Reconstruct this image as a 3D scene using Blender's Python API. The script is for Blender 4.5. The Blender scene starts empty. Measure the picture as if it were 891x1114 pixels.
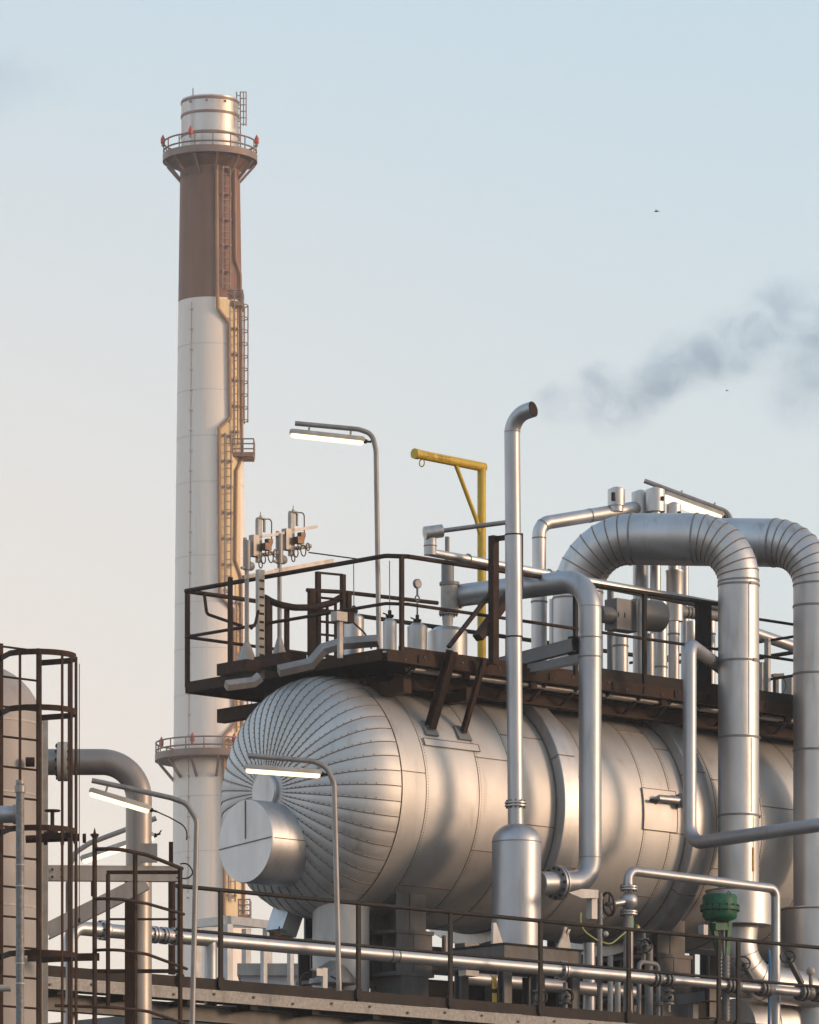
import bpy, math, random
from mathutils import Vector as V, Matrix
random.seed(7)
PI = math.pi
sc = bpy.context.scene
col = sc.collection

# ------------------------------------------------------------------ camera model
F, YH, CX, CZ = 6000.0, 1630.0, 445.5, 1.7        # focal length and horizon in photo pixels, eye height
TH = math.radians(48)
U = V((math.sin(TH), math.cos(TH), 0))            # plant axis (vessel, pipe rack, walkway)
W = V((math.cos(TH), -math.sin(TH), 0))           # towards the viewer, across the plant
Z = V((0, 0, 1))
def P(px, py, D): return V(((px - CX) * D / F, D, CZ + (YH - py) * D / F))
O = P(350, 868, 72.0)                             # vessel axis at the head seam
R = 131 * 72.0 / F
def PT(px, py, t):                                # point of a sight line in the plane t metres in front of the axis
    d = P(px, py, 1.0) - V((0, 0, CZ)); c = V((0, 0, CZ))
    return c + d * ((O - c).dot(W) + t) / d.dot(W)
def PS(px, py, s):                                # ... in the cross plane at station s
    d = P(px, py, 1.0) - V((0, 0, CZ)); c = V((0, 0, CZ))
    return c + d * ((O - c).dot(U) + s) / d.dot(U)
def PZ(px, py, z):                                # ... at height z
    D = (z - CZ) * F / (YH - py); return P(px, py, D)
def L(s, t, z): return O + U * s + W * t + Z * (z - O.z)
def st(p): q = p - O; return q.dot(U), q.dot(W)
def rp(n, p): return n * p.y / F                  # n photo pixels as metres at point p
def PV(px, py, off=0.0):                          # nearest hit on the vessel shell
    c = V((0, 0, CZ)); d = (P(px, py, 1.0) - c)
    m = c - O; m = m - U * m.dot(U); e = d - U * d.dot(U)
    a = e.dot(e); b = m.dot(e); cc = m.dot(m) - (R + off) ** 2
    disc = max(0, b * b - a * cc)
    return c + d * ((-b - math.sqrt(disc)) / a)

# ------------------------------------------------------------------ materials
def mat(name, col1, rough=.5, metal=0.0, col2=None, scale=4.0, stretch=(1, 1, 1), bump=0.0, bscale=20, rvar=.1, fac=(.35, .65), emit=None, spec=.5, streak=None, panel=0.0):
    m = bpy.data.materials.new(name); m.use_nodes = True
    nt = m.node_tree; N = nt.nodes; Lk = nt.links; N.clear()
    o = N.new('ShaderNodeOutputMaterial'); b = N.new('ShaderNodeBsdfPrincipled'); Lk.new(b.outputs[0], o.inputs[0])
    b.inputs['Metallic'].default_value = metal; b.inputs['Roughness'].default_value = rough
    b.inputs['Specular IOR Level'].default_value = spec
    b.inputs['Base Color'].default_value = (*col1, 1)
    if emit:
        b.inputs['Emission Color'].default_value = (*emit[0], 1); b.inputs['Emission Strength'].default_value = emit[1]
        return m
    tc = N.new('ShaderNodeTexCoord'); mp = N.new('ShaderNodeMapping'); mp.inputs['Scale'].default_value = stretch
    Lk.new(tc.outputs['Object'], mp.inputs['Vector'])
    n = N.new('ShaderNodeTexNoise'); n.inputs['Scale'].default_value = scale; n.inputs['Detail'].default_value = 6; n.inputs['Roughness'].default_value = .62
    Lk.new(mp.outputs[0], n.inputs['Vector'])
    r = N.new('ShaderNodeMapRange'); r.inputs['From Min'].default_value = fac[0]; r.inputs['From Max'].default_value = fac[1]
    Lk.new(n.outputs['Fac'], r.inputs['Value'])
    if col2:
        mx = N.new('ShaderNodeMix'); mx.data_type = 'RGBA'
        mx.inputs['A'].default_value = (*col1, 1); mx.inputs['B'].default_value = (*col2, 1)
        Lk.new(r.outputs[0], mx.inputs['Factor']); out = mx.outputs['Result']
        if streak:                                              # dirt runs: (colour, amount, scale, vertical stretch, from, to)
            m2 = N.new('ShaderNodeMapping'); m2.inputs['Scale'].default_value = (1, 1, streak[3]); Lk.new(tc.outputs['Object'], m2.inputs['Vector'])
            sn = N.new('ShaderNodeTexNoise'); sn.inputs['Scale'].default_value = streak[2]; sn.inputs['Detail'].default_value = 5; sn.inputs['Roughness'].default_value = .65; Lk.new(m2.outputs[0], sn.inputs['Vector'])
            sr = N.new('ShaderNodeMapRange'); sr.inputs['From Min'].default_value = streak[4]; sr.inputs['From Max'].default_value = streak[5]; sr.inputs['To Max'].default_value = streak[1]; Lk.new(sn.outputs['Fac'], sr.inputs['Value'])
            ms = N.new('ShaderNodeMix'); ms.data_type = 'RGBA'; ms.inputs['B'].default_value = (*streak[0], 1); Lk.new(sr.outputs[0], ms.inputs['Factor']); Lk.new(out, ms.inputs['A']); out = ms.outputs['Result']
        if panel:
            at = N.new('ShaderNodeAttribute'); at.attribute_name = 'panel'
            pm = N.new('ShaderNodeMath'); pm.operation = 'MULTIPLY_ADD'; pm.inputs[1].default_value = panel; pm.inputs[2].default_value = 1.0; Lk.new(at.outputs['Fac'], pm.inputs[0])
            vs = N.new('ShaderNodeVectorMath'); vs.operation = 'SCALE'; Lk.new(out, vs.inputs[0]); Lk.new(pm.outputs[0], vs.inputs['Scale']); out = vs.outputs[0]
        Lk.new(out, b.inputs['Base Color'])
    rr = N.new('ShaderNodeMapRange'); rr.inputs['To Min'].default_value = rough - rvar; rr.inputs['To Max'].default_value = rough + rvar
    n2 = N.new('ShaderNodeTexNoise'); n2.inputs['Scale'].default_value = scale * 1.7; n2.inputs['Detail'].default_value = 4
    Lk.new(mp.outputs[0], n2.inputs['Vector']); Lk.new(n2.outputs['Fac'], rr.inputs['Value']); Lk.new(rr.outputs[0], b.inputs['Roughness'])
    if bump:
        n3 = N.new('ShaderNodeTexNoise'); n3.inputs['Scale'].default_value = bscale; n3.inputs['Detail'].default_value = 3
        Lk.new(tc.outputs['Object'], n3.inputs['Vector'])
        bp = N.new('ShaderNodeBump'); bp.inputs['Strength'].default_value = bump; bp.inputs['Distance'].default_value = .02
        Lk.new(n3.outputs['Fac'], bp.inputs['Height']); Lk.new(bp.outputs[0], b.inputs['Normal'])
    return m
ALU = mat('aluminium_cladding', (.56, .56, .57), .47, .85, (.46, .46, .465), 2.2, (1, 1, .45), .12, 5, .07, streak=((.30, .27, .24), .55, 5, .12, .56, .72))
ALUV = mat('vessel_cladding', (.57, .565, .56), .60, .80, (.49, .475, .46), 1.6, (1, 1, .5), .13, 3.2, .07, (.38, .72), streak=((.30, .25, .21), .45, 4.5, .10, .57, .75), panel=.10)
PIPE = mat('silver_painted_pipe', (.43, .44, .465), .44, .72, (.37, .38, .405), 3, (1, 1, .4), .07, 8, .08, streak=((.25, .23, .21), .5, 9, .12, .56, .72))
GALV = mat('galvanised_steel', (.20, .205, .21), .55, .4, (.13, .13, .13), 26, (1, 1, 1), .06, 30, .1, streak=((.08, .06, .045), .6, 5, .4, .55, .7))
DGREY = mat('dark_grey_steel', (.095, .095, .098), .55, .1, (.06, .058, .055), 5, (1, 1, .4), .06, 20, .1, streak=((.10, .05, .025), .6, 9, .3, .56, .7))
GREY = mat('grey_painted_steel', (.20, .205, .21), .55, .1, (.17, .17, .17), 5, (1, 1, .4), .05, 20)
LGREY = mat('light_grey_paint', (.44, .44, .435), .5, .1, (.34, .33, .32), 5, (1, 1, .4), .05, 20)
RUST_GLOW = mat('glow_warmed_brown_steel', (.040, .017, .008), .72, 0, (.022, .010, .005), 7, (1, 1, .6), .12, 40, .1, spec=.25, streak=((.10, .042, .017), .6, 16, .5, .57, .72))  # brown steel paint, warmed to carry the orange glow over the left side
DARK = mat('dark_painted_steel', (.008, .007, .007), .7, 0, (.014, .010, .008), 7, (1, 1, .6), .1, 40, spec=.25)
RAIL = mat('walkway_rail_paint', (.010, .007, .006), .68, 0, (.018, .011, .008), 6, (1, 1, .6), .06, 40, spec=.3, streak=((.05, .022, .01), .5, 16, .5, .58, .72))
SEAM = mat('seam_sealant', (.25, .185, .135), .6, .3, (.16, .115, .085), 12)
BLACK = mat('black_rubber', (.012, .012, .014), .5, 0, (.03, .03, .03), 9)
WHITE = mat('white_paint_peach_light', (.93, .83, .74), .6, 0, (.86, .73, .62), .3, (1, 1, .2), .04, 3, .08, (.4, .75), streak=((.52, .38, .28), .5, .9, .05, .56, .75))  # white paint with the peach evening light tinted into its base colour
BROWN = mat('brown_chimney_paint', (.29, .135, .078), .65, 0, (.18, .08, .048), .7, (1, 1, .15), .04, 3, .08, streak=((.34, .22, .16), .6, 1.2, .06, .55, .75))
STRIP = mat('sun_tinted_yellow_stain', (.86, .65, .36), .6, 0, (.64, .41, .18), .45, (1, 1, .3), .05, 3, .08, (.4, .75), streak=((.45, .24, .09), .6, 2.0, .06, .54, .72))  # yellow stain, its gold deepened to hold the sunlight on this flank
CONDUIT = mat('chimney_conduit', (.42, .24, .13), .6, .1, (.30, .16, .09), .5)
STEELTOP = mat('weathered_steel_liner', (.62, .59, .57), .45, .6, (.40, .26, .17), .8, (1, 1, .22), .08, 2, .1, (.45, .7), streak=((.20, .10, .05), .7, 1.6, .1, .54, .70))
CHRAIL = mat('chimney_railing', (.30, .22, .19), .6, .2, (.24, .15, .11), 1)
REDL = mat('red_lamp_glass', (.55, .05, .035), .35)
YEL = mat('yellow_crane_paint', (.60, .41, .018), .5, 0, (.47, .30, .018), 7, (1, 1, .5), .08, 30, .12, streak=((.22, .12, .03), .6, 14, .3, .56, .72))
GREEN = mat('green_actuator_paint', (.006, .115, .055), .5, 0, (.005, .07, .035), 8, (1, 1, 1), .08, 25, .12, spec=.3, streak=((.035, .06, .04), .5, 20, .3, .57, .72))
BLUE = mat('blue_hose', (.03, .15, .33), .45)
CABLE = mat('yellow_green_cable', (.30, .32, .10), .5)
TUBE = mat('lit_lamp_tube', (1, .95, .85), .4, emit=((1.0, .80, .50), .62))
HOUS = mat('lamp_housing', (.45, .41, .36), .5, 0, (.33, .29, .25), 8)
LPOLE = mat('lamp_pole_steel', (.33, .31, .295), .5, .5, (.24, .215, .2), 6, (1, 1, .3))
TANK = mat('pale_tank_paint', (.36, .325, .305), .6, .1, (.29, .26, .24), 2, (1, 1, .25), .05, 6, .08, streak=((.18, .13, .10), .5, 4, .08, .55, .72))
CONC = mat('concrete', (.30, .29, .275), .8, 0, (.22, .21, .20), 2.5, (1, 1, .5), .15, 25)
BOLT = mat('dark_bolts', (.05, .04, .04), .5, .5)
YTAPE = mat('yellow_marking_tape', (.50, .27, .03), .6, 0, (.25, .14, .03), 18)
GROUND = mat('asphalt_ground', (.040, .036, .032), .9, 0, (.062, .056, .05), .3, (1, 1, 1), .2, 8)
BIRD = mat('bird_feathers', (.03, .03, .035), .8)

# ------------------------------------------------------------------ mesh builder
def frame(d):
    d = d.normalized(); a = Z if abs(d.z) < .95 else V((1, 0, 0))
    x = a.cross(d).normalized(); return x, d.cross(x).normalized()
class MB:
    def __init__(s): s.v = []; s.f = []
    def face_ring(s, rings, closed=True, cap0=True, cap1=True):
        n = len(rings[0]); b = len(s.v)
        for r in rings: s.v += r
        for i in range(len(rings) - 1):
            for j in range(n if closed else n - 1):
                k = (j + 1) % n
                s.f.append((b + i * n + j, b + i * n + k, b + (i + 1) * n + k, b + (i + 1) * n + j))
        if closed and cap0: s.f.append(tuple(b + j for j in range(n))[::-1])
        if closed and cap1: s.f.append(tuple(b + (len(rings) - 1) * n + j for j in range(n)))
        return s
    def tube(s, pts, r, n=14, cap0=True, cap1=True):
        pts = [V(p) for p in pts]
        rs = r if isinstance(r, (list, tuple)) else [r] * len(pts)
        t0 = (pts[1] - pts[0]).normalized(); x, y = frame(t0); rings = []
        for i, p in enumerate(pts):
            a = (pts[i] - pts[i - 1]).normalized() if i else t0
            c = (pts[i + 1] - pts[i]).normalized() if i < len(pts) - 1 else a
            t = (a + c).normalized()
            x = (x - t * x.dot(t)).normalized(); y = t.cross(x).normalized()
            k = 1 / max(.6, t.dot(a))
            rings.append([p + (x * math.cos(2 * PI * j / n) + y * math.sin(2 * PI * j / n)) * rs[i] for j in range(n)])
        return s.face_ring(rings, True, cap0, cap1)
    def lathe(s, p, ax, prof, n=24, cap0=True, cap1=True):        # prof: (radius, height along ax)
        ax = ax.normalized(); x, y = frame(ax)
        rings = [[p + ax * h + (x * math.cos(2 * PI * j / n) + y * math.sin(2 * PI * j / n)) * max(r, 1e-4) for j in range(n)] for r, h in prof]
        return s.face_ring(rings, True, cap0, cap1)
    def cyl(s, p, q, r, n=16, r2=None):
        d = q - p; return s.lathe(p, d, [(r, 0), (r if r2 is None else r2, d.length)], n)
    def obox(s, c, ax, ay, az, a, b, d):
        i0 = len(s.v)
        for sx in (-1, 1):
            for sy in (-1, 1):
                for sz in (-1, 1): s.v.append(c + ax * a * sx + ay * b * sy + az * d * sz)
        for q in ((0, 1, 3, 2), (4, 6, 7, 5), (0, 4, 5, 1), (2, 3, 7, 6), (0, 2, 6, 4), (1, 5, 7, 3)): s.f.append(tuple(i0 + k for k in q))
        return s
    def beam(s, p, q, w, h, side=None):                          # rectangular bar: w across, h along its own 'up'
        d = q - p; dn = d.normalized()
        if side is None:
            side = dn.cross(Z)
            side = U if side.length < .05 else side.normalized()
        side = (side - dn * side.dot(dn)).normalized(); up = side.cross(dn).normalized()
        return s.obox((p + q) / 2, dn, side, up, d.length / 2, w / 2, h / 2)
    def ibeam(s, p, q, w, h, tf=.02, tw=.014, side=None):
        d = q - p; dn = d.normalized()
        if side is None:
            side = dn.cross(Z); side = U if side.length < .05 else side.normalized()
        side = (side - dn * side.dot(dn)).normalized(); up = side.cross(dn).normalized()
        for k in (-1, 1): s.obox((p + q) / 2 + up * k * (h / 2 - tf / 2), dn, side, up, d.length / 2, w / 2, tf / 2)
        return s.obox((p + q) / 2, dn, side, up, d.length / 2 - .001, tw / 2, h / 2 - tf)
    def channel(s, p, q, w, h, face, tf=.016):                   # web on the 'face' side
        d = q - p; dn = d.normalized(); side = (face - dn * face.dot(dn)).normalized(); up = side.cross(dn).normalized()
        c = (p + q) / 2
        for k in (-1, 1): s.obox(c + up * k * (h / 2 - tf / 2), dn, side, up, d.length / 2, w / 2, tf / 2)
        return s.obox(c - side * (w / 2 - tf / 2 - .002) * -1, dn, side, up, d.length / 2 - .001, tf / 2, h / 2 - tf)
    def torus(s, c, ax, r, q, n=28, m=8, a0=0, a1=2 * PI):
        x, y = frame(ax); full = abs(a1 - a0 - 2 * PI) < 1e-6
        pts = [c + (x * math.cos(a0 + (a1 - a0) * i / n) + y * math.sin(a0 + (a1 - a0) * i / n)) * r for i in range(n + 1)]
        return s.tube(pts, q, m, not full, not full)
    def ball(s, c, r, n=16, sq=1.0, ax=Z):
        return s.lathe(c, ax, [(r * math.sin(PI * i / 10), -r * sq * math.cos(PI * i / 10)) for i in range(11)], n)
    def build(s, name, m, parent=None, smooth=True, ang=38):
        org = parent.matrix_world.translation if parent is not None else None
        base = V((0, 0, 0))
        if parent is not None:
            base = V(parent['_b']) if '_b' in parent else V((0, 0, 0))
        else:
            base = V((sum(v.x for v in s.v) / len(s.v), sum(v.y for v in s.v) / len(s.v), min(v.z for v in s.v)))
        me = bpy.data.meshes.new(name); me.from_pydata([tuple(v - base) for v in s.v], [], s.f); me.update()
        if smooth:
            me.polygons.foreach_set('use_smooth', [True] * len(me.polygons)); me.set_sharp_from_angle(angle=math.radians(ang))
        me.materials.append(m)
        o = bpy.data.objects.new(name, me); col.objects.link(o)
        if parent is not None:
            o.parent = parent
            if parent.type == 'EMPTY' and '_b' in parent: pass
        else: o.location = base
        o['_b'] = tuple(base)
        return o
def tag(o, label, cat, group=None):
    o['label'] = label; o['category'] = cat
    if group: o['group'] = group
    return o
def thing(name, loc, label, cat, group=None):
    o = bpy.data.objects.new(name, None); col.objects.link(o); o.location = loc; o['_b'] = tuple(loc); o.empty_display_size = .2
    return tag(o, label, cat, group)
def bez(pts, rad, n=9):                                          # polyline with rounded corners; rad in metres (number or list)
    out = [pts[0]]
    for i in range(1, len(pts) - 1):
        r = rad[i - 1] if isinstance(rad, (list, tuple)) else rad
        p, a, b = pts[i], (pts[i - 1] - pts[i]), (pts[i + 1] - pts[i])
        la, lb = a.length, b.length; a.normalize(); b.normalize()
        ang = math.acos(max(-1, min(1, a.dot(b))))
        if ang > PI - .02 or r <= 0: out.append(p); continue
        d = min(r / math.tan(ang / 2), la * .49 if i > 1 else la * .98, lb * .49 if i < len(pts) - 2 else lb * .98); r = d * math.tan(ang / 2)
        bis = (a + b).normalized(); c = p + bis * (r / math.sin(ang / 2))
        s0 = p + a * d - c; s1 = p + b * d - c; sw = PI - ang; axs = s0.cross(s1).normalized()
        for k in range(n + 1): out.append(c + Matrix.Rotation(sw * k / n, 3, axs) @ s0)
    out.append(pts[-1]); return out
def at_len(pts, frac=None, dist=None):
    ls = [(pts[i + 1] - pts[i]).length for i in range(len(pts) - 1)]
    d = dist if dist is not None else frac * sum(ls)
    for i, l in enumerate(ls):
        if d <= l or i == len(ls) - 1:
            t = (pts[i + 1] - pts[i]).normalized(); return pts[i] + t * d, t
        d -= l
def band(mb, p, t, r, w=.012, e=.006, n=24): return mb.lathe(p - t * w, t, [(r + e, 0), (r + e, 2 * w)], n)
def flange_pair(parent, p, t, r, th=.03, gap=.012, nb=10, m=PIPE, name='flange'):
    t = t.normalized(); mb = MB()
    for k in (-1, 1):
        a = p + t * k * gap; mb.lathe(a, t * k, [(r, 0), (r, th)], 24)
    f = mb.build(name, m, parent)
    b = MB(); x, y = frame(t)
    for i in range(nb):
        q = p + (x * math.cos(2 * PI * i / nb) + y * math.sin(2 * PI * i / nb)) * r * .84
        b.cyl(q - t * (gap + th + .022), q + t * (gap + th + .022), r * .085, 6)
    b.build('bolts', BOLT, f); return f
def handwheel(parent, c, ax, r, m=BLACK):
    mb = MB().torus(c, ax, r, r * .12, 24, 6); x, y = frame(ax)
    for k in range(3):
        a = 2 * PI * k / 3; mb.cyl(c, c + (x * math.cos(a) + y * math.sin(a)) * r, r * .07, 6)
    mb.cyl(c - ax.normalized() * r * .25, c + ax.normalized() * r * .15, r * .2, 8)
    return mb.build('handwheel', m, parent)

# ------------------------------------------------------------------ ground, deck
g = MB(); g.obox(V((0, 3000, -.5)), V((1, 0, 0)), V((0, 1, 0)), Z, 9000, 9000, .5)
g = g.build('ground', GROUND, None, False); g['kind'] = 'structure'
exec_later = []

# ------------------------------------------------------------------ chimney
CD = 260.0; cpx = CD / F
CC = lambda py: P(228.5, py, CD)
def CR(py):                                                     # radius in metres at photo row
    pts = [(110, 31.2), (172, 31.6), (190, 32.6), (330, 34.6), (580, 37.6), (820, 39.8), (1000, 41.2), (1630, 46)]
    for (a, ra), (b, rb) in zip(pts, pts[1:]):
        if py <= b: return (ra + (rb - ra) * (py - a) / (b - a)) * cpx
    return 46 * cpx
def CH(px, py, off=0.0):                                        # point on the chimney's near face
    c = CC(py); r = CR(py) + off; dx = max(-.995, min(.995, (px - 228.5) * cpx / r))
    a = math.asin(dx); return V((c.x + r * math.sin(a), c.y - r * math.cos(a), c.z))
ch = thing('chimney', V((CC(1600).x, CD, 0)), 'tall white chimney with a brown upper band and ringed by platforms', 'chimney')
def shaft(rows, n=64, cap=True):
    mb = MB(); rings = []
    for y in rows:
        c = CC(y); rings.append([c + V((math.cos(2 * PI * j / n), math.sin(2 * PI * j / n), 0)) * CR(y) for j in range(n)])
    return mb.face_ring(rings, True, cap, cap)
zb = MB()
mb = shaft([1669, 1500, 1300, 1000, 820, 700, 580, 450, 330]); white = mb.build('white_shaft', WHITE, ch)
mb = shaft([330, 260, 190, 172]); brn = mb.build('brown_band', BROWN, ch)
mb = shaft([172, 140, 110], cap=False); drum = mb.build('metal_liner', STEELTOP, ch)
mb = MB()
for y in (113, 128, 150): band(mb, CC(y), Z, CR(y), .06, .03, 48)
for k, x in enumerate((208, 226, 246)): mb.cyl(CH(x, 116.5, -.1), CH(x, 116.5, .05), .055, 8)
mb.build('liner_hoop', CHRAIL, drum)
SJ = mat('shell_joint_paint', (.66, .60, .58), .6)
for y in (380, 430, 480, 530, 610, 660, 710, 760, 870, 930): band(MB(), CC(y), Z, CR(y), .012, .012, 64).build('shell_joint', SJ, white)
mb = MB().tube([CH(209.5 - (y - 330) * .006, y, .02) for y in range(335, 990, 40)], .022, 6)
for y in range(342, 990, 22): mb.ball(CH(209.5 - (y - 330) * .006, y, .05), .06, 8)
mb.build('lightning_cable', mat('weathered_cable', (.55, .45, .40), .7), ch)
MB().cyl(P(210, 112, CD), P(210, 96, CD), .03, 6).build('lightning_rod', CHRAIL, ch); MB().cyl(P(246, 110, CD - .5), P(246, 105, CD - .5), .025, 6).build('lightning_rod', CHRAIL, ch)
def ring_platform(py, ro, rail_h, name, nb=16):
    c = CC(py); r = CR(py); mb = MB()
    mb.lathe(c, Z, [(r * .98, -.12), (ro, -.12), (ro, .20), (ro - .03, .20), (ro - .03, 0), (r * .98, 0)], 64, False, False)
    pl = mb.build(name, CHRAIL, ch)
    mb = MB()
    for h in (rail_h * .5, rail_h): mb.torus(c + Z * h, Z, ro - .05, .04, 64, 6)
    mb.build('guard_rail', CHRAIL, pl)
    for k in range(nb):
        a = 2 * PI * k / nb + .1; d = V((math.cos(a), math.sin(a), 0))
        MB().cyl(c + d * (ro - .05) + Z * .2, c + d * (ro - .05) + Z * rail_h, .035, 6).build('post', CHRAIL, pl)
    for k in range(12):
        a = 2 * PI * k / 12 + .2; d = V((math.cos(a), math.sin(a), 0))
        MB().beam(c + d * (ro - .1) - Z * .17, c + d * (r + .05) - Z * (.17 + (ro - r) * .95), .1, .12).build('bracket', CHRAIL, pl)
    return pl, c, ro
pl1, c1, ro1 = ring_platform(174, 51.5 * cpx, 18 * cpx, 'top_platform')
mb = MB().lathe(CC(181), Z, [(CR(184), -.25), (CR(181) + .45, .1), (CR(181) + .45, .22)], 48, False, False); mb.build('corbel', BROWN, ch)
pl2, c2, ro2 = ring_platform(826, 60 * cpx, 17 * cpx, 'lower_platform', 18)
def beacon(p, s, par):
    b = MB().lathe(p, Z, [(.13 * s, 0), (.13 * s, .25 * s)], 10).build('aviation_light', CHRAIL, par)
    MB().lathe(p + Z * .25 * s, Z, [(.17 * s, 0), (.21 * s, .1 * s), (.21 * s, .45 * s), (.12 * s, .62 * s), (.03 * s, .8 * s)], 12).build('lens', REDL, b)
for a in (-172, -112, -8, 80):
    d = V((math.cos(math.radians(a)), math.sin(math.radians(a)), 0)); beacon(c1 + d * (ro1 + .0) + Z * (18 * cpx * .72), .52, pl1)
for a in (-160, -108, -60, 20, 110):
    d = V((math.cos(math.radians(a)), math.sin(math.radians(a)), 0)); beacon(c2 + d * (ro2 - .2) + Z * .4, .52, pl2)
# service strip, conduits, ladders
def strip(segs, off, name, m):
    for (y0, y1, x0, x1) in segs:
        n = max(2, int((y1 - y0) / 15)); rings = []
        for i in range(n + 1):
            y = y0 + (y1 - y0) * i / n
            row = [CH(x0 + (x1 - x0) * j / 6, y, off) for j in range(7)]
            rings.append(row + [CH(x1 + (x0 - x1) * j / 6, y, off * .2) for j in range(7)])
        MB().face_ring(rings).build(name, m, ch)
strip([(332, 352, 240, 262), (352, 466, 251, 263.5), (466, 640, 241, 262), (640, 806, 257, 264), (806, 1000, 246, 265)], .04, 'sun_tinted_stain_strip', STRIP)
def cpath(pts, r, name, m=CONDUIT):
    out = []
    for (x0, y0), (x1, y1) in zip(pts, pts[1:]):
        n = max(1, int(abs(y1 - y0) / 30))
        out += [CH(x0 + (x1 - x0) * i / n, y0 + (y1 - y0) * i / n, r + .05) for i in range(n)]
    out.append(CH(*pts[-1], r + .05)); MB().tube(out, r, 8).build(name, m, ch)
cpath([(237, 188), (238, 343), (250, 358), (251.5, 460), (239.5, 473), (240.5, 655), (255, 668), (256.5, 792), (245, 806), (245.5, 1000)], .085, 'conduit')
cpath([(256, 190), (257, 288), (262, 302), (262.6, 335), (264, 500), (258, 517), (257, 615), (263, 632), (264.5, 800), (266, 900), (266, 1000)], .07, 'conduit')
def cladder(px0, px1, y0, y1, step=9):
    rails = MB()
    for px in (px0, px1): rails.tube([CH(px + .0 * i, y0 + (y1 - y0) * i / 12, .22) for i in range(13)], .04, 6)
    lad = rails.build('ladder', CHRAIL, ch); y = y0
    while y < y1: MB().cyl(CH(px0, y, .22), CH(px1, y, .22), .025, 5).build('rung', CHRAIL, lad); y += step
    for y in range(int(y0), int(y1), 28):
        for px in (px0, px1): MB().ball(CH(px, y, .16), .09, 6).build('wall_bracket', CHRAIL, lad)
    return lad
cladder(243.5, 251.5, 190, 322, 7); cladder(256, 259.5, 335, 490, 9); cladder(246, 252.5, 480, 655, 9); cladder(258.5, 263, 660, 800); cladder(250, 257, 810, 985)
def cage(pxe, y0, y1, wpx, name='ladder_cage'):                   # cage seen in profile on the right flank
    mb = MB(); c = []
    for y in range(int(y0), int(y1) + 1, 14):
        b = CH(pxe, y, 0); ctr = b + V((.0, 0, 0)); pts = [ctr + V((wpx * cpx * math.sin(a), -.45 * math.cos(a), 0)) for a in [PI * k / 10 for k in range(11)]]
        mb.tube(pts, .028, 5)
    for a in (PI * .15, PI * .5, PI * .85):
        mb.cyl(CH(pxe, y0, 0) + V((wpx * cpx * math.sin(a), -.45 * math.cos(a), 0)), CH(pxe, y1, 0) + V((wpx * cpx * math.sin(a), -.45 * math.cos(a), 0)), .03, 5)
    mb.build(name, CHRAIL, ch)
cage(262.5, 334, 462, 7.5); cage(266, 735, 800, 8)
# top cage above the rim
mb = MB(); b0 = P(260, 172, CD - .3)
for px, dy in ((257.5, 0), (261.5, 0)): mb.cyl(P(px, 172, CD - .3 + dy), P(px, 100, CD - .3 + dy), .035, 6)
for px in (265, 267.8): mb.cyl(P(px, 137, CD - .8), P(px, 100, CD - .8), .03, 6)
for y in range(100, 138, 7):
    pts = [P(261.5 + 6.3 * math.sin(a), y, CD - .3 - .5 * (1 - math.cos(a)) / 2) for a in [PI * k / 8 for k in range(9)]]; mb.tube(pts, .026, 5)
for y in range(104, 172, 7): mb.cyl(P(257.5, y, CD - .3), P(261.5, y, CD - .3), .022, 5)
mb.build('rim_ladder', CHRAIL, ch)
# rest platforms on the right flank
def rest(px0, px1, yf, h, name):
    a, b = P(px0, yf, CD - 1.2), P(px1, yf, CD - 1.2); mb = MB()
    mb.obox((a + b) / 2 + V((0, .7, 0)), V((1, 0, 0)), V((0, 1, 0)), Z, (b - a).length / 2, .7, .1)
    mb.cyl(b - Z * .1, P(px0, yf + 9, CD - .8), .05, 6)
    p = mb.build(name, CONDUIT, ch); mb = MB()
    for k in (.35, .68, 1): mb.tube([a + Z * h * k, b + Z * h * k, b + V((0, 1.4, h * k))], .035, 6)
    for q in (a, b, b + V((0, 1.4, 0)), (a + b) / 2): mb.cyl(q, q + Z * h, .035, 6)
    mb.build('guard_rail', CHRAIL, p)
rest(253, 276, 494, .72, 'rest_platform'); rest(246, 264, 330, .62, 'rest_platform'); rest(247, 272, 997, .8, 'rest_platform')
# concrete and steel table at the chimney's foot
sf = thing('steel_frame_table', P(262, 1630, 238), 'pale steel frame table behind the pipes at the foot of the white chimney', 'frame')
sf['_b'] = tuple(sf.location)
mb = MB(); a, b = P(214, 1005, 240), P(248, 1001, 234); c = P(291, 1006, 238)
mb.beam(a, b, .3, .35); mb.beam(b, c, .3, .35); mb.beam(P(214, 1004, 243), P(291, 1006, 243), .3, .3); mb.build('top_beam', LGREY, sf)
for p in (b, c, a, P(268, 1006, 243)): MB().beam(p - Z * .18, V((p.x, p.y, 0)), .3, .3).build('leg', LGREY, sf)

# ------------------------------------------------------------------ vessel
ves = thing('process_vessel', O - Z * (R + .2), 'huge horizontal metal-clad vessel with a domed, ribbed end facing left', 'vessel')
CR2 = lambda s, r, n=96: [O + U * s + (W * math.cos(2 * PI * j / n) + Z * math.sin(2 * PI * j / n)) * r for j in range(n)]
SL = 11.2
def shell_ring(s0, s1, r, name, m, par, cap=False, n=96): return MB().face_ring([CR2(s0, r, n), CR2(s1, r, n)], True, cap, cap).build(name, m, par)
SE_ = [0, .42, 1.35, 1.95, 2.73, 3.35, 4.35, 4.85, 5.72, 6.6, 7.5, 8.6, 9.9, SL]
SO_ = [2, 11, 5, 9, 4, 7, 1, 10, 6, 3, 8, 0, 5]
def panel_attr(o, vals):
    at = o.data.attributes.new('panel', 'FLOAT', 'FACE'); at.data.foreach_set('value', vals)
shell = MB().face_ring([CR2(s, R) for s in SE_], True, False, False).build('shell', ALUV, ves)
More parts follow.
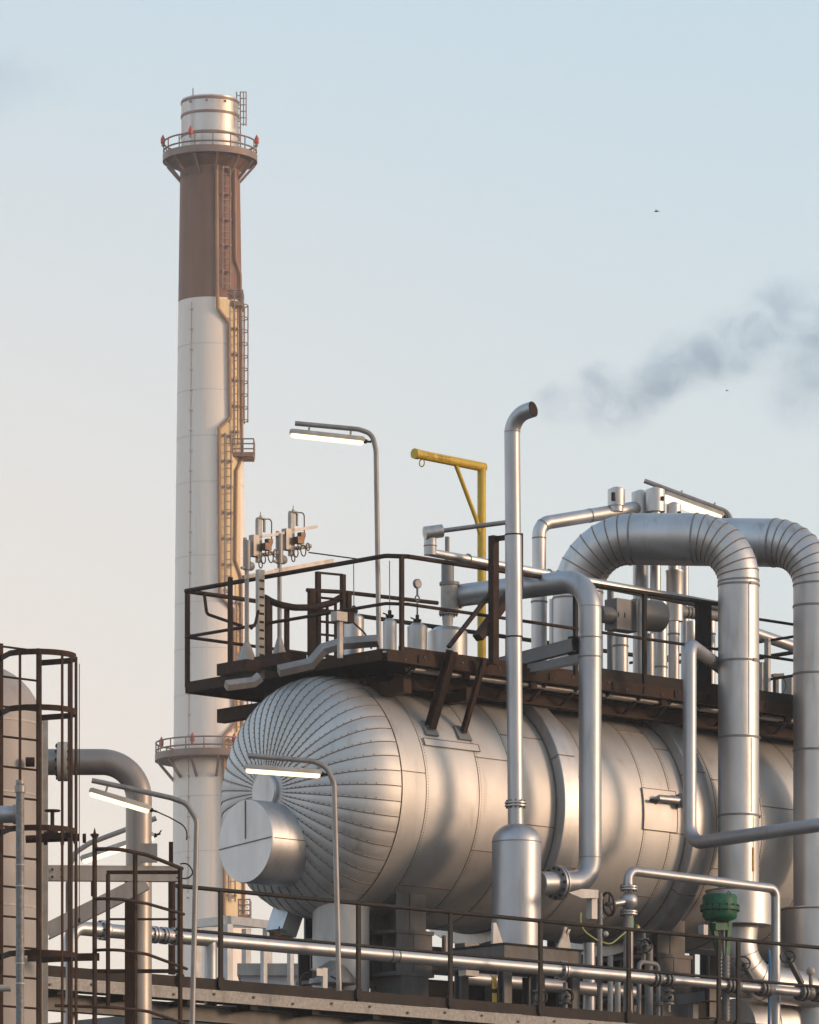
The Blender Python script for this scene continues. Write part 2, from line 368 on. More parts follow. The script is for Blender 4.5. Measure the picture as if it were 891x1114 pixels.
pr_ = {}; panel_attr(shell, [pr_.setdefault((i, ((j - SO_[i]) % 96) // 12), random.uniform(-.5, .5)) for i in range(len(SE_) - 1) for j in range(96)])
HD, HP = .60 * R, 2.35
def hz(r): return -HD * (1 - (r / R) ** HP) ** (1 / HP)
NG = 50
rr = [R * math.sin(PI / 2 * i / 22) for i in range(22, 0, -1)] + [.02]
def gore(r, a, off=0.0): return O + U * (hz(min(r, R * .99999)) - off) + (W * math.cos(a) + Z * math.sin(a)) * (r + off * .5)
rings = []
for r in rr:
    row = []
    for k in range(NG):
        for j in range(6):
            row.append(gore(r, 2 * PI * (k + j / 6) / NG, .006 * math.sin(PI * j / 6) * min(1, r / R * 1.6)))
    rings.append(row)
head = MB().face_ring(rings, True, False, True).build('domed_end', ALUV, ves, ang=60)
gr_ = [random.uniform(-.5, .5) for _ in range(NG)]
panel_attr(head, [gr_[((k % (NG * 6)) // 6)] if k < (len(rr) - 1) * NG * 6 else 0.0 for k in range(len(head.data.polygons))])
mb = MB()
for k in range(NG):
    a = 2 * PI * k / NG; mb.tube([gore(r, a, .004) for r in rr if r > R * .15], .0060, 5)
mb.build('gore_seams', SEAM, head)
mb = MB()
for k in range(NG):
    a = 2 * PI * k / NG + .012
    for i in range(17):
        r = R * (.2 + .047 * i); p = gore(r, a + .012 * (1 - r / R), .004); mb.lathe(p, gore(r, a, .03) - p, [(.007, 0), (.007, .006)], 5, False)
mb.build('screw_heads', BOLT, head)
MB().lathe(O + U * (hz(0) + .05), -U, [(R * .15, 0), (R * .15, .09), (R * .14, .11)], 40).build('centre_cap', ALU, head)
# right end, out of frame
MB().face_ring([CR2(SL + HD * math.sin(PI / 2 * i / 10), max(.02, R * math.cos(PI / 2 * i / 10))) for i in range(11)], True, False, True).build('domed_end', ALUV, ves)
# manway on the dome
mc = PS(267, 915, -1.37); mr = 45.5 * mc.y / F
man = MB().lathe(mc, U, [(mr * .985, 0), (mr, .02), (mr, 1.25)], 56).build('manway', ALU, ves)
mb = MB()
x, y = W, Z
mb.beam(mc - U * .004 - x * mr * .97 + y * mr * .1 - y * .12, mc - U * .004 + x * mr * .97 + y * mr * .02, .012, .014, U)
mb.beam(mc - U * .004 + y * .03, mc - U * .004 + y * mr * .97, .012, .012, U)
mb.cyl(mc + U * .03 + x * mr, mc + U * 1.1 + x * mr * 1.0, .006, 6)
band(mb, mc + U * .96, U, mr, .014, .012, 56)
mb.build('cover_seam', SEAM, man)
mb = MB().tube([mc + U * .55 + W * (mr + .02) * math.cos(a) + Z * (mr + .02) * math.sin(a) for a in [math.radians(d) for d in range(40, 150, 10)]], .012, 6); mb.build('lifting_strap', ALU, man)
# seam rings and lap joints
def seam_ring(s, par=shell, r=R): return MB().torus(O + U * s, U, r, .0065, 96, 5).build('seam_ring', SEAM, par)
for s in [.005] + SE_[1:-1]: seam_ring(s)
def lap(s0, s1, deg):
    a = math.radians(deg); d = W * math.cos(a) + Z * math.sin(a)
    MB().beam(O + U * s0 + d * (R + .002), O + U * s1 + d * (R + .002), .011, .010, d.cross(U)).build('lap_joint', SEAM, shell)
for i in range(len(SE_) - 1):
    for m_ in range(8):
        dg = 360 * (SO_[i] + 12 * m_) / 96; dg = (dg + 180) % 360 - 180
        if -80 < dg < 125 and (i * 7 + m_ * 5) % 9 < 6: lap(SE_[i], SE_[i + 1], dg)
mb = MB()
for s in SE_[1:11]:
    for q in range(120):
        an = math.radians(-70 + 170 * q / 120); d = W * math.cos(an) + Z * math.sin(an); p = O + U * (s + .035) + d * (R - .001); mb.lathe(p, d, [(.006, 0), (.006, .005)], 5, False)
mb.build('screw_heads', BOLT, shell)
for s0, s1, d in ((2.73, 3.02, .165), (5.14, 5.46, .165)):        # stiffening rings
    r1 = R + d
    k = MB().face_ring([CR2(s0, R - .02), CR2(s0, r1 - .01), CR2(s0 + .01, r1), CR2(s1 - .01, r1), CR2(s1, r1 - .01), CR2(s1, R - .02)], True, False, False).build('stiffening_ring', ALU, ves)
    mb = MB().torus(O + U * (s0 - .004), U, R + .006, .012, 96, 5)
    for deg in (-35, 22, 58, 95):
        a = math.radians(deg); q = W * math.cos(a) + Z * math.sin(a)
        mb.beam(O + U * (s0 - .002) + q * R, O + U * (s0 - .002) + q * (r1 - .01), .012, .012, U); mb.beam(O + U * s0 + q * (r1 + .001), O + U * s1 + q * (r1 + .001), .012, .012, q.cross(U))
    mb.build('ring_joint', SEAM, k)
def patch(px0, py0, px1, py1):
    a = PV(px0, py0, .012); b = PV(px1, py1, .012); s0, s1 = st(a)[0], st(b)[0]
    t = lambda p: math.atan2((p - O).z, (p - O).dot(W)); a0, a1 = t(a), t(b); rows = []
    for i in range(9):
        an = a0 + (a1 - a0) * i / 8; d = W * math.cos(an) + Z * math.sin(an); rows.append([O + U * s0 + d * (R + .02), O + U * s1 + d * (R + .02)])
    loop = [r[0] for r in rows] + [r[1] for r in rows[::-1]]; loop.append(loop[0])
    pnl = MB(); pnl.face_ring([[r[0] - (r[0] - O - U * s0).normalized() * .03, r[0], r[1], r[1] - (r[1] - O - U * s1).normalized() * .03] for r in rows], True)
    p = pnl.build('access_panel', ALUV, shell); MB().tube(loop, .007, 5).build('panel_seam', SEAM, p); return p
patch(698, 857, 736, 906); patch(616, 851, 640, 904); patch(460, 803, 522, 818)
p = PV(712, 872); q = p + (W * .85 + Z * .3) * .12
tp = thing('sample_nozzle', p, 'small horizontal nozzle on the vessel wall between two tall pipes', 'nozzle')
MB().tube([p, q, q + U * .42], .05, 12).build('pipe', PIPE, tp); MB().cyl(p - U * .15 + W * .08, p + U * .02 + W * .08, .022, 8).build('clamp', DARK, tp)
flange_pair(tp, q + U * .42, U, .1, nb=6)
p = PV(622, 880); MB().obox(p + W * .05, U, W, Z, .07, .07, .12).build('bracket_box', GREY, shell); MB().obox(p + W * .13, U, W, Z, .035, .012, .08).build('nameplate', DARK, shell)
# hanging box nozzle under the dome
a = PS(316, 985, -.15); d = (-Z * .8 - U * .35).normalized(); x = W
MB().obox(a + d * .12, d, W, d.cross(W), .30, .17, .13).build('drain_box', ALU, ves)
# supports of the vessel
def support_leg(px, t, s_r, ytop, ybot):
    p = PT(px, ybot, t); q = PT(px, ytop, t); return p, q
p, q = PT(371, 1072, .35), PT(371, 985, .35); rr_ = 31 * p.y / F
sk = thing('support_skirt', p - Z * .5, 'short pale round pedestal holding up the domed end of the vessel', 'support')
MB().cyl(V((p.x, p.y, p.z - .6)), V((q.x, q.y, q.z)), rr_, 40).build('column', LGREY, sk)
b = PT(362, 1058, .75); MB().lathe(b - Z * .15, Z, [(.3, 0), (.3, .06), (.18, .22), (.05, .30)], 28).build('cone_cover', GALV, sk)
MB().obox(PT(424, 1040, .2), U, W, Z, .34, .25, .42).build('side_plate', DGREY, sk)
def saddle(px, t0, name_label, ytop=1014):
    c = PT(px, ytop, t0); s = st(c)[0]; zt = c.z
    sd = thing('support_saddle', L(s, 0, zt - .9), name_label, 'support', 'saddles under the vessel')
    mb = MB(); mb.obox(L(s, 0, zt), U, W, Z, .33, t0, .025); mb.obox(L(s, 0, zt - .55), U, W, Z, .33, t0, .025); mb.build('flange_plate', DGREY, sd)
    mb = MB(); mb.obox(L(s, 0, zt - .275), U, W, Z, .02, t0 - .01, .25)
    n = 9
    for k in range(n): mb.obox(L(s, -t0 + .03 + (2 * t0 - .06) * k / (n - 1), zt - .275), U, W, Z, .31, .012, .249)
    mb.build('stiffener_web', DGREY, sd)
    mb = MB(); w = t0 * .93                                   # cradle plate rising to the shell
    mb.obox(L(s, 0, zt + .27), U, W, Z, .03, w, .245)
    for k in (-1, -.45, .45, 1): mb.obox(L(s, w * k * .97, zt + .3), U, W, Z, .26, .015, .27)
    mb.build('cradle', DGREY, sd)
    for k in (-.75, .75): MB().obox(L(s, t0 * k, zt - .575 - 1.0), U, W, Z, .24, .24, 1.0).build('column', DGREY, sd)
    return s
saddle(452, 1.0, 'left steel saddle with ribbed web under the vessel beside the round pedestal')
saddle(735, 1.0, 'right steel saddle under the vessel behind the green actuator', 1040)

# ------------------------------------------------------------------ supporting table far below the vessel
dz = PT(500, 1122, 1.2).z
td = thing('equipment_deck', L(4, 0, 0), 'dark steel deck carrying the vessel and pipes', 'deck'); td['_b'] = tuple(td.location)
MB().obox(L(4.5, -.3, dz - .2), U, W, Z, 8.2, 3.6, .16).build('floor_plate', DGREY, td)
for s in (-2.5, 2, 6.5, 11):
    for t in (-3, 2.2): MB().ibeam(L(s, t, 0), L(s, t, dz - .37), .3, .3, .03, .02, U).build('column', GREY, td)

# ------------------------------------------------------------------ upper platform
FT, BT = 1.55, -2.2
zr = PT(428, 603, FT).z; zd = PT(428, 712, FT).z; zm = PT(428, 655, FT).z
sL = st(PT(428, 603, FT))[0]; sT, BT = st(PZ(202, 643, zr)); sK = sT + .02; sRr = st(PT(783, 651, FT))[0]; sE = 9.6
up = thing('upper_platform', L(2.5, 0, zd - .3), 'brown railed steel platform above the big horizontal vessel', 'platform')
mb = MB()
mb.obox(L((sK + sE) / 2, (FT + BT) / 2, zd + .012), U, W, Z, (sE - sK) / 2 - .04, (FT - BT) / 2 - .04, .012); mb.build('deck_grating', DARK, up)
fr = MB()
fr.channel(L(sK, FT, zd - .02), L(sE, FT, zd - .02), .07, .15, W); fr.ibeam(L(sK + .5, FT - .42, zd - .24), L(sE, FT - .42, zd - .24), .14, .18, .02, .014); fr.channel(L(sK, BT, zd - .005), L(sE, BT, zd - .005), .07, .14, -W)
fr.channel(L(sK, BT + .04, zd - .005), L(sK, FT - .04, zd - .005), .07, .14, -U)
for s in (1.2, 2.4, 3.6, 4.8, 6, 7.2, 8.4): fr.beam(L(s, BT + .05, zd - .1), L(s, FT - .05, zd - .1), .1, .16)
for t in (-1.2, -.2, .7): fr.beam(L(sK + .35, t, zd - .23), L(sE, t, zd - .23), .12, .10)
fr.build('frame_beam', RUST_GLOW, up)
for s in (.25, 1.35): # under-hung beams near the dome
    MB().beam(L(s, BT + .1, zd - .35), L(s, FT - .15, zd - .35), .14, .18).build('cross_beam', RUST_GLOW, up)
mb = MB()
for t in (FT - .01, ):
    mb.beam(L(sL + .1, t, zd + .085), L(3.4, t, zd + .085), .012, .07)
mb.build('toe_board', RUST_GLOW, up)
MB().beam(L(3.42, FT - .01, zd + .12), L(sE, FT - .01, zd + .12), .012, .16).build('toe_board', mat('toe_board_paint', (.018, .013, .010), .7, 0, (.012, .009, .007), 6, spec=.25), up)
def rail(pts, z, r, m, name='handrail'):
    return MB().tube(bez([L(s, t, z) for s, t in pts], .08, 5), r, 10).build(name, m, up)
HR = .030
rail([(sL + .25, FT), (sL, FT - .15), (sT, BT)], zr, HR, RUST_GLOW); rail([(sL + .25, FT), (3.3, FT)], zr, HR, RUST_GLOW); rail([(3.3, FT), (sRr, FT), ], zr, HR, DARK)
rail([(sL + .25, FT), (sL, FT - .15), (sT, BT)], zm, .022, RUST_GLOW, 'mid_rail'); rail([(sL + .25, FT), (3.3, FT)], zm, .022, RUST_GLOW, 'mid_rail'); rail([(3.3, FT), (sRr, FT)], zm, .02, DARK, 'mid_rail')
rail([(sT, BT), (3.3, BT)], zr, HR, RUST_GLOW); rail([(sT, BT), (3.3, BT)], zm, .022, RUST_GLOW, 'mid_rail')
rail([(3.3, BT), (sE, BT)], zr, HR, DARK); rail([(3.3, BT), (sE, BT)], zm, .022, DARK, 'mid_rail')
rail([(sRr + .75, FT), (sE, FT)], zr - .12, .02, DARK); rail([(sRr + .75, FT), (sE, FT)], zm, .02, DARK, 'mid_rail')
rail([(sE, FT), (sE, BT)], zr, HR, DARK); rail([(sE, FT), (sE, BT)], zm, HR, DARK, 'mid_rail')
rail([(8.0, FT), (8.0, BT)], zr - .12, .02, DARK); rail([(8.0, FT), (8.0, BT)], zm - .05, .02, DARK, 'mid_rail')
def post(s, t, m, w=.05, zt=None): MB().beam(L(s, t, zd), L(s, t, zt or zr), w, w, U).build('rail_post', m, up)
for px in (437, 558): post(st(PT(px, 640, FT))[0], FT, RUST_GLOW)
for px in (626, 701): post(st(PT(px, 640, FT))[0], FT, DARK)
for px, w in ((760, .07), (769, .09)): post(st(PT(px, 660, FT - .06))[0], FT - .06, DARK, w)
for t, s in ((BT, sT + .03), (-1.2, -.55), ): post(s, t, RUST_GLOW)
for s in (1.2, 2.6): post(s, BT, RUST_GLOW)
for s in (4.2, 5.6, 7, 8.6): post(s, BT, DARK)
for i in range(17):                                             # hangers, gussets and clips along the front edge
    s = sK + .55 + i * .58
    hb_ = MB(); hb_.beam(L(s, FT - .05, zd - .10), L(s, FT - .42, zd - .33), .05, .03, U); hb_.obox(L(s, FT + .045, zd - .02), U, W, Z, .03, .008, .05); hb_.build('gusset', RUST_GLOW if s < 3 else DARK, up)
for i in range(30): MB().lathe(L(sK + .3 + i * .33, FT + .036, zd - .02 + (.03 if i % 2 else -.03)), W, [(.013, 0), (.013, .014)], 6).build('bolt', BOLT, up)
for t_, m_ in ((FT - .12, LPOLE), (FT - .2, GREY)): MB().cyl(L(sL + .4, t_, zd - .13), L(sE, t_, zd - .13), .028, 10).build('conduit', m_, up)
# the return of the end rail seen on the left tip
a = PT(222, 646, BT + .05); MB().tube(bez([a + Z * .02, PT(225, 668, BT + .1), PT(263, 681, BT + .6)], .08), .022, 8).build('safety_bar', RUST_GLOW, up)
# caged ladder hatch on the platform's far side
lt = -.9
lad = MB(); A = lambda px, py: PT(px, py, lt)
for px, y0 in ((339, 641), (346, 622), (373, 625)): lad.beam(A(px, y0), A(px, 716), .10 if px == 339 else .06, .06, U)
lad = lad.build('hatch_ladder', RUST_GLOW, up); mb = MB()
for y in (623, 650, 676, 690, 702): mb.cyl(A(347, y), A(373, y + 2.5), .017, 6)
mb.build('rung', RUST_GLOW, lad)
mb = MB(); ce = PT(331, 652, lt - .35)
hoop = [PT(288, 650, lt - .2), PT(300, 657, lt), PT(320, 661, lt + .1), PT(340, 661, lt + .1), PT(360, 656, lt), PT(374, 648, lt - .2)]
mb.tube(bez(hoop, .2), .045, 8)
for px, y in ((291, 652), (312, 661)): mb.beam(PT(px, y, lt), PT(px, 720, lt), .055, .05, U)
for px in (356, 365): mb.beam(PT(px, 655, lt), PT(px, 716, lt), .03, .03, U)
mb.tube([PT(334, 642, lt), PT(372, 644, lt), PT(476, 656, lt)], .028, 8); mb.beam(PT(379, 644, lt), PT(379, 680, lt), .07, .06, U)
mb.build('ladder_cage', RUST_GLOW, lad)
# struts down to the shell
for (x0, y0, x1, y1, w, m) in ((492, 708, 468, 792, .13, RUST_GLOW), (527, 716, 504, 797, .075, RUST_GLOW), (538, 640, 488, 704, .06, RUST_GLOW), (556, 645, 520, 694, .14, RUST_GLOW)):
    if y1 > 750:
        q = PV(x1, y1, .03); a = PT(x0, y0, st(q)[1] + .35)
        sb = MB().ibeam(a, q, w, w * .8, .012, .012).build('strut', m, up); MB().obox(q - (q - O - U * st(q)[0]).normalized() * .02, U, (q - O - U * st(q)[0]).normalized(), U.cross(q - O).normalized(), .11, .02, .11).build('base_plate', GREY, sb)
    else: MB().beam(PT(x0, y0, FT + .06), PT(x1, y1, FT + .06), w, w * .7).build('brace', m, up)
for (px, h) in ((430, .30), (498, .34), (604, .3), (756, .34)):          # bearing stools between deck and shell
    c = PT(px, 745, .35); s = st(c)[0]; z1 = zd - .28
    for t in (-.5, .45):
        MB().ibeam(L(s, t, O.z + math.sqrt(R * R - t * t) - .02), L(s, t, z1), .13, .13, .014, .012, U).build('stool', RUST_GLOW if px < 600 else DARK, up)

# ------------------------------------------------------------------ pipes
def pipe(name, label, cat, pts, r, bend, m=PIPE, n=20, nb=9, bands=(), group=None, bandm=None, bw=.008, be=.005, ebands=False, seg='pipe_run'):
    base = V(min(pts, key=lambda p: p.z)); t = thing(name, base, label, cat, group)
    path = bez(pts, bend, nb); p = MB().tube(path, r, n).build(seg, m, t)
    bandm = bandm or SEAM; rr = r if not isinstance(r, (list, tuple)) else r[0]
    for d in bands:
        q, tt = at_len(path, dist=d); band(MB(), q, tt, rr, bw, be, n).build('joint_band', bandm, p)
    return t, p, path
def U_pipe(name, label, rear, c0, c1, low, r, ra, rb, bandys, nseg=8):
    t = thing(name, low, label, 'pipe', 'big insulated pipes looping over the platform')
    path = bez([rear, c0, c1, low], [ra, rb], nseg); k = len(path)
    rads = []
    i1, i2 = 1, nseg + 1; i3, i4 = nseg + 2, 2 * nseg + 2
    for i in range(k):
        big = r * 1.19
        if i <= i1: rads.append(r * 1.02)
        elif i >= i4: rads.append(r)
        elif i < i2: rads.append(r * 1.04 + (big - r * 1.04) * (i - i1) / (i2 - i1))
        elif i <= i3: rads.append(big)
        else: rads.append(big + (r - big) * (i - i3) / (i4 - i3))
    p = MB().tube(path, rads, 40).build('pipe_run', ALU, t, ang=30)
    for i in range(i1, i4 + 1):
        a = (path[i] - path[i - 1]).normalized(); b = (path[min(i + 1, k - 1)] - path[i]).normalized(); tt = (a + b).normalized()
        if i in (i1, i2, i3, i4): band(MB(), path[i], tt, rads[i], .012, .008, 40).build('joint_band', GREY, p)
        else: band(MB(), path[i], tt, rads[i], .008, .006, 40).build('elbow_seam', SEAM, p)
    for y in bandys:
        q = V((low.x, low.y, CZ + (YH - y) * low.y / F)); band(MB(), q, Z, r, .014, .010, 40).build('joint_band', GREY, p)
        an = random.uniform(-.4, 1.2); d = U * math.sin(an) + W * math.cos(an); MB().obox(q + d * (r + .014), d.cross(Z), d, Z, .035, .006, .02).build('band_clip', GALV, p)
    ys = sorted(bandys) + [985]
    for y0, y1 in zip(ys, ys[1:]):
        an = random.uniform(-.5, 1.0); d = U * math.sin(an) + W * math.cos(an); q0, q1 = [V((low.x, low.y, CZ + (YH - y) * low.y / F)) + d * (r + .001) for y in (y0 + 2, y1 - 2)]
        MB().beam(q0, q1, .010, .006, d.cross(Z)).build('lap_seam', SEAM, p)
    return t
s_ = lambda p: st(p)[0]
r45 = 22.3 * 74.5 / F
top = PT(624, 790, 0)
tA = U_pipe('insulated_pipe', 'big silver insulated loop pipe nearest the middle, its front leg ending above the green actuator', V((top.x, top.y, O.z + R - .06)), PT(624, 585, 0), PT(803.5, 585, 1.95), PT(803.5, 968, 1.95), r45, .80, .62, (637, 720, 803, 888), 9)
q = PT(803.5, 585, 1.95)
band(MB(), V((top.x, top.y, O.z + R + .28)), Z, r45 * 1.05, .03, .05, 40).build('nozzle_flange', PIPE, tA)
MB().beam(PT(819, 922, 1.95 + r45 * .99), PT(819, 948, 1.95 + r45 * .99), .035, .02, U).build('marking_tape', YTAPE, tA)
# insulated base box, reducer and elbow of that pipe
p = PT(803.5, 966, 1.95); hh = lambda dy: -dy * p.y / F
bb = MB().lathe(p, Z, [(r45 * .9, 0), (36 * p.y / F, hh(3)), (36 * p.y / F, hh(41)), (33 * p.y / F, hh(41.2))], 48).build('insulation_box', ALU, tA)
b2 = MB(); band(b2, p + Z * hh(4), Z, 36 * p.y / F, .01, .006, 48); b2.build('box_seam', SEAM, bb)
b2 = MB()
for y in (8, 34): b2.ball(p + Z * hh(y) + W * .36 * .75 + U * .28, .02, 8)
b2.build('toggle_latch', DARK, bb)
el = bez([p + Z * hh(41), p + Z * hh(100), p + Z * hh(108) + (U * .85 + W * .1) * 2.2], .55, 9)
e = MB().tube(el, [22 * p.y / F if i == 0 else 20 * p.y / F for i in range(len(el))], 36).build('elbow', ALU, tA)
for i in range(1, len(el) - 1, 2):
    band(MB(), el[i], (el[i + 1] - el[i - 1]).normalized(), 20 * p.y / F, .005, .005, 36).build('elbow_seam', SEAM, e)
band(MB(), p + Z * hh(42), Z, 21 * p.y / F, .03, .02, 36).build('joint_band', GREY, e)
rearB = PT(634, 800, -1.25)
tB = U_pipe('insulated_pipe', 'big silver insulated loop pipe at the right edge, partly behind the other loop pipe', V((rearB.x, rearB.y, O.z + .9)), PT(634, 588, -1.25), PT(885, 591, 1.95), PT(885, 988, 1.95), r45, .66, .62, (660, 734, 817, 905), 9)
p = PT(885, 988, 1.95)
bb = MB().lathe(p, Z, [(r45 * .9, 0), (37 * p.y / F, hh(1)), (37 * p.y / F, hh(94)), (30 * p.y / F, hh(94.2))], 48).build('insulation_box', ALU, tB)
b2 = MB(); band(b2, p + Z * hh(3), Z, 37 * p.y / F, .012, .006, 48); b2.build('box_seam', SEAM, bb)
MB().cyl(p + Z * hh(94), p + Z * hh(170), 22 * p.y / F, 36).build('pipe_run', ALU, tB)
pipe('insulated_pipe', 'thick silver insulated duct lying along the bottom right corner behind the valves', 'pipe', [PT(800, 1118, 1.6), PT(960, 1110, 1.6)], 32 * 74 / F, 0, ALU, 36, bands=(.5, 1.1), bandm=SEAM)

# vent stack and knock-out drum
p0 = PT(561, 898, 2.3); k = p0.y / F
t, pv, path = pipe('vent_stack', 'tall slim silver vent pipe with a bent open top', 'vent', [p0, PT(557, 458, 2.3), PT(557, 458, 2.3) + Z * .02 + (PT(583, 441, 2.3) - PT(557, 458, 2.3)) * 1.0], 8.6 * k, .22, PIPE, 24, 10)
vc = PT(557, 453, 2.3); path = bez([p0, vc, vc + (W * .93 + U * .2 + Z * .16) * .35], .27, 12)
for o in [o for o in bpy.data.objects if o.parent == t]: bpy.data.objects.remove(o)
pr = MB().tube(path, 8.6 * k, 28, True, False).build('pipe_run', PIPE, t)
pin = MB().tube(path[-5:], 7.6 * k, 28, False, True).build('pipe_bore', mat('dark_bore', (.02, .011, .008), .9), pr)  # bore tube and the disc closing its mouth are coloured near black
for y, x in ((582, 558.4), (693, 559.4), (470, 557.3)):
    d = (p0 - path[1]).normalized(); q = PT(x, y, 2.3); band(MB(), q, d, 8.6 * k, .006 if y == 470 else .01, .004 if y == 470 else .009, 28).build('joint_band', RUST_GLOW if y != 470 else GREY, pr)
MB().cyl(PT(558.4, 582, 2.3), PT(559.4, 693, 2.3), 9.2 * k, 28).build('sleeve', PIPE, pr)
flange_pair(t, PT(561, 875, 2.3), Z, 12 * k, .022, .008, 10)
p1 = PT(562, 1034, 2.3); rd = 26.8 * k; H = (1034 - 894) * k
dr = thing('knockout_drum', p1, 'upright grey drum with domed top under the vent pipe', 'drum')
prof = [(rd, 0), (rd, H - .26)] + [(rd * math.cos(a), H - .26 + .24 * math.sin(a)) for a in [PI / 2 * i / 9 for i in range(1, 9)]] + [(.04, H - .02)]
b = MB().lathe(p1, Z, prof, 48).build('body', PIPE, dr); b2 = MB(); band(b2, p1 + Z * (H - .27), Z, rd, .006, .004, 48); b2.build('weld_seam', GREY, b)
MB().cyl(p1 + Z * (H - .03), PT(561, 876, 2.3), 7.4 * k, 24).build('neck', PIPE, dr)
mb = MB(); bx = PT(556, 1034, 2.3); mb.obox(p1 - Z * .14, U, W, Z, .68, .5, .13)
f = mb.build('base_frame', DGREY, dr); mb = MB(); mb.obox(p1 + Z * .006, U, W, Z, .70, .52, .012); mb.build('top_plate', DARK, f)
for s, tt, sl_ in ((-.52, .2, 1), (.40, .42, -1), (.62, .25, -1)):
    q = p1 + U * s + W * tt; mb = MB(); n0 = len(mb.v)
    mb.face_ring([[q + W * .02 + U * -.1, q + W * .02 + U * .1, q + W * .02 + U * .04 * -sl_ + Z * .30, q + W * .02 + U * (-.09) * sl_ * -1 * -1 + Z * .30][:4], [q - W * .02 + U * -.1, q - W * .02 + U * .1, q - W * .02 + U * .04 * -sl_ + Z * .30, q - W * .02 + U * (-.09) * sl_ + Z * .30]], True)
    mb.build('gusset', LGREY, dr, False)
for s, tt in ((-.6, .42), (-.05, .45), (.6, .42), (-.6, -.4), (.6, -.4)): MB().ibeam(V(p1 + U * s + W * tt - Z * 1.2), V(p1 + U * s + W * tt - Z * .28), .13, .13, .015, .012, U).build('leg', DGREY, dr)
# side inlet pipe from the tee over the platform
a, b, c, d = PT(499, 648, 0), PT(642, 630, 2.3), PT(642, 960, 2.3), PT(607, 960.5, 2.3)
pth = bez([a, b, c, d], [.42, .33], 10)
t = thing('overflow_pipe', c, 'smooth grey pipe bending down from the platform into the drum side', 'pipe')
pr = MB().tube(pth, 12.6 * k, 28).build('pipe_run', PIPE, t)
for y in (694, 715): band(MB(), PT(642, y, 2.3), Z, 12.6 * k, .008, .006, 28).build('joint_band', GREY, pr)
for y in (660, 933): band(MB(), PT(642, y, 2.3), Z, 12.6 * k, .004, .002, 28).build('weld_seam', GREY, pr)
dd = (d - c).normalized(); flange_pair(t, d - dd * -.01, dd, 19 * k, .03, .01, 12)
MB().cyl(d + dd * .02, d + dd * .34, 12.6 * k, 24).build('nozzle', PIPE, dr)
# relief valve tee on the platform
t = thing('relief_valve', PT(487, 712, 0), 'grey relief valve standing on the platform left of the vent pipe', 'valve')
B = lambda px, py: PT(px, py, 0)
kk = B(487, 650).y / F
MB().cyl(B(489, 668), B(489, 634), 9.5 * kk, 20).build('body', HOUS, t); MB().cyl(B(487, 634), B(487, 612), 7 * kk, 18).build('bonnet', GREY, t); MB().cyl(B(486.5, 612), B(486.5, 584), 2.6 * kk, 10).build('spindle_cap', GREY, t)
MB().cyl(B(489, 637), B(489, 633.5), 11 * kk, 20).build('flange', GREY, t); flange_pair(t, B(488, 667), Z, 10.5 * kk, .02, .004, 8, GREY); MB().cyl(B(487, 684), B(487, 668), 5.2 * kk, 16, 6.5 * kk).build('neck', LGREY, t)
MB().lathe(B(487, 712), Z, [(21.5 * kk, 0), (21.5 * kk, 24 * kk), (14 * kk, 29 * kk), (6 * kk, 30 * kk)], 36).build('insulation_cover', ALU, t)
dd = (b - a).normalized(); flange_pair(t, a - dd * .06, dd, 15 * kk, .03, .01, 10)
# insulated caps with pressure fittings
def cap(px, py0, py1, hw, t_, label, fit='rod', y2=610):
    p = PT(px, py1 + 12, t_); k = p.y / F; th = thing('nozzle_cover', p, label, 'nozzle cover', 'insulated nozzle covers on the platform')
    h = (py1 + 12 - py0) * k; c = MB().lathe(p, Z, [(hw * k, 0), (hw * k, h - 4 * k), (hw * .5 * k, h), (hw * .3 * k, h)], 28).build('cover', ALU, th)
    q = p + Z * h; MB().lathe(q, Z, [(2.5 * k, 0), (4.5 * k, 2 * k), (4.5 * k, 4 * k), (2 * k, 4.5 * k), (2 * k, 9 * k), (.8 * k, 9 * k)], 12).build('nut_stack', RUST_GLOW, th)
    MB().beam(q + Z * 3 * k, q + Z * 5 * k - U * 12 * k * .8, 1.2 * k, 1.2 * k).build('valve_lever', RUST_GLOW, th)
    if fit == 'rod': MB().cyl(q + Z * 8 * k, PT(px - .3, y2, t_), .6 * k, 6).build('tube', GREY, th)
    else:
        MB().tube([q + Z * 8 * k, q + Z * 22 * k], 1 * k, 8).build('tube', GREY, th); MB().torus(q + Z * 27 * k, W, 3 * k, .9 * k, 16, 6).build('siphon_loop', GREY, th)
        MB().cyl(q + Z * 30 * k, q + Z * 38 * k, 1.2 * k, 8).build('tube', GREY, th); g_ = MB().lathe(q + Z * 43 * k - W * .02, W, [(5.2 * k, 0), (5.2 * k, 3 * k), (4.4 * k, 3.2 * k)], 24).build('gauge_case', GREY, th)
        MB().lathe(q + Z * 43 * k - W * .02 + W * 3.3 * k, W, [(4.3 * k, 0), (4.3 * k, .2 * k)], 24).build('dial', mat('gauge_dial', (.5, .45, .42), .4), g_)
cap(385, 668, 700, 11, .6, 'pale round nozzle cover behind the transmitter stand on the platform', 'rod', 612)
cap(424, 673, 700, 7.5, .5, 'narrow pale nozzle cover with thin rod right of the lamp pole')
cap(454, 678, 700, 11, .4, 'round nozzle cover with a dial gauge standing on top of it', 'gauge')
# transmitter by the lamp pole
t = thing('transmitter', PT(372, 716, 1.0), 'brown boxed transmitter on a short stand on the platform', 'instrument')
q = lambda x, y: PT(x, y, 1.0); MB().beam(q(370, 716), q(370, 676), .06, .05, U).build('stand', HOUS, t); MB().obox(q(369, 671), U, W, Z, .09, .06, .06).build('clamp_box', HOUS, t); MB().obox(q(379, 672), U, W, Z, .05, .06, .07).build('head_box', RUST_GLOW, t)
MB().tube(bez([q(383, 676), q(396, 688), q(402, 697), q(404, 706)], .1), .012, 6).build('cable', RUST_GLOW, t)
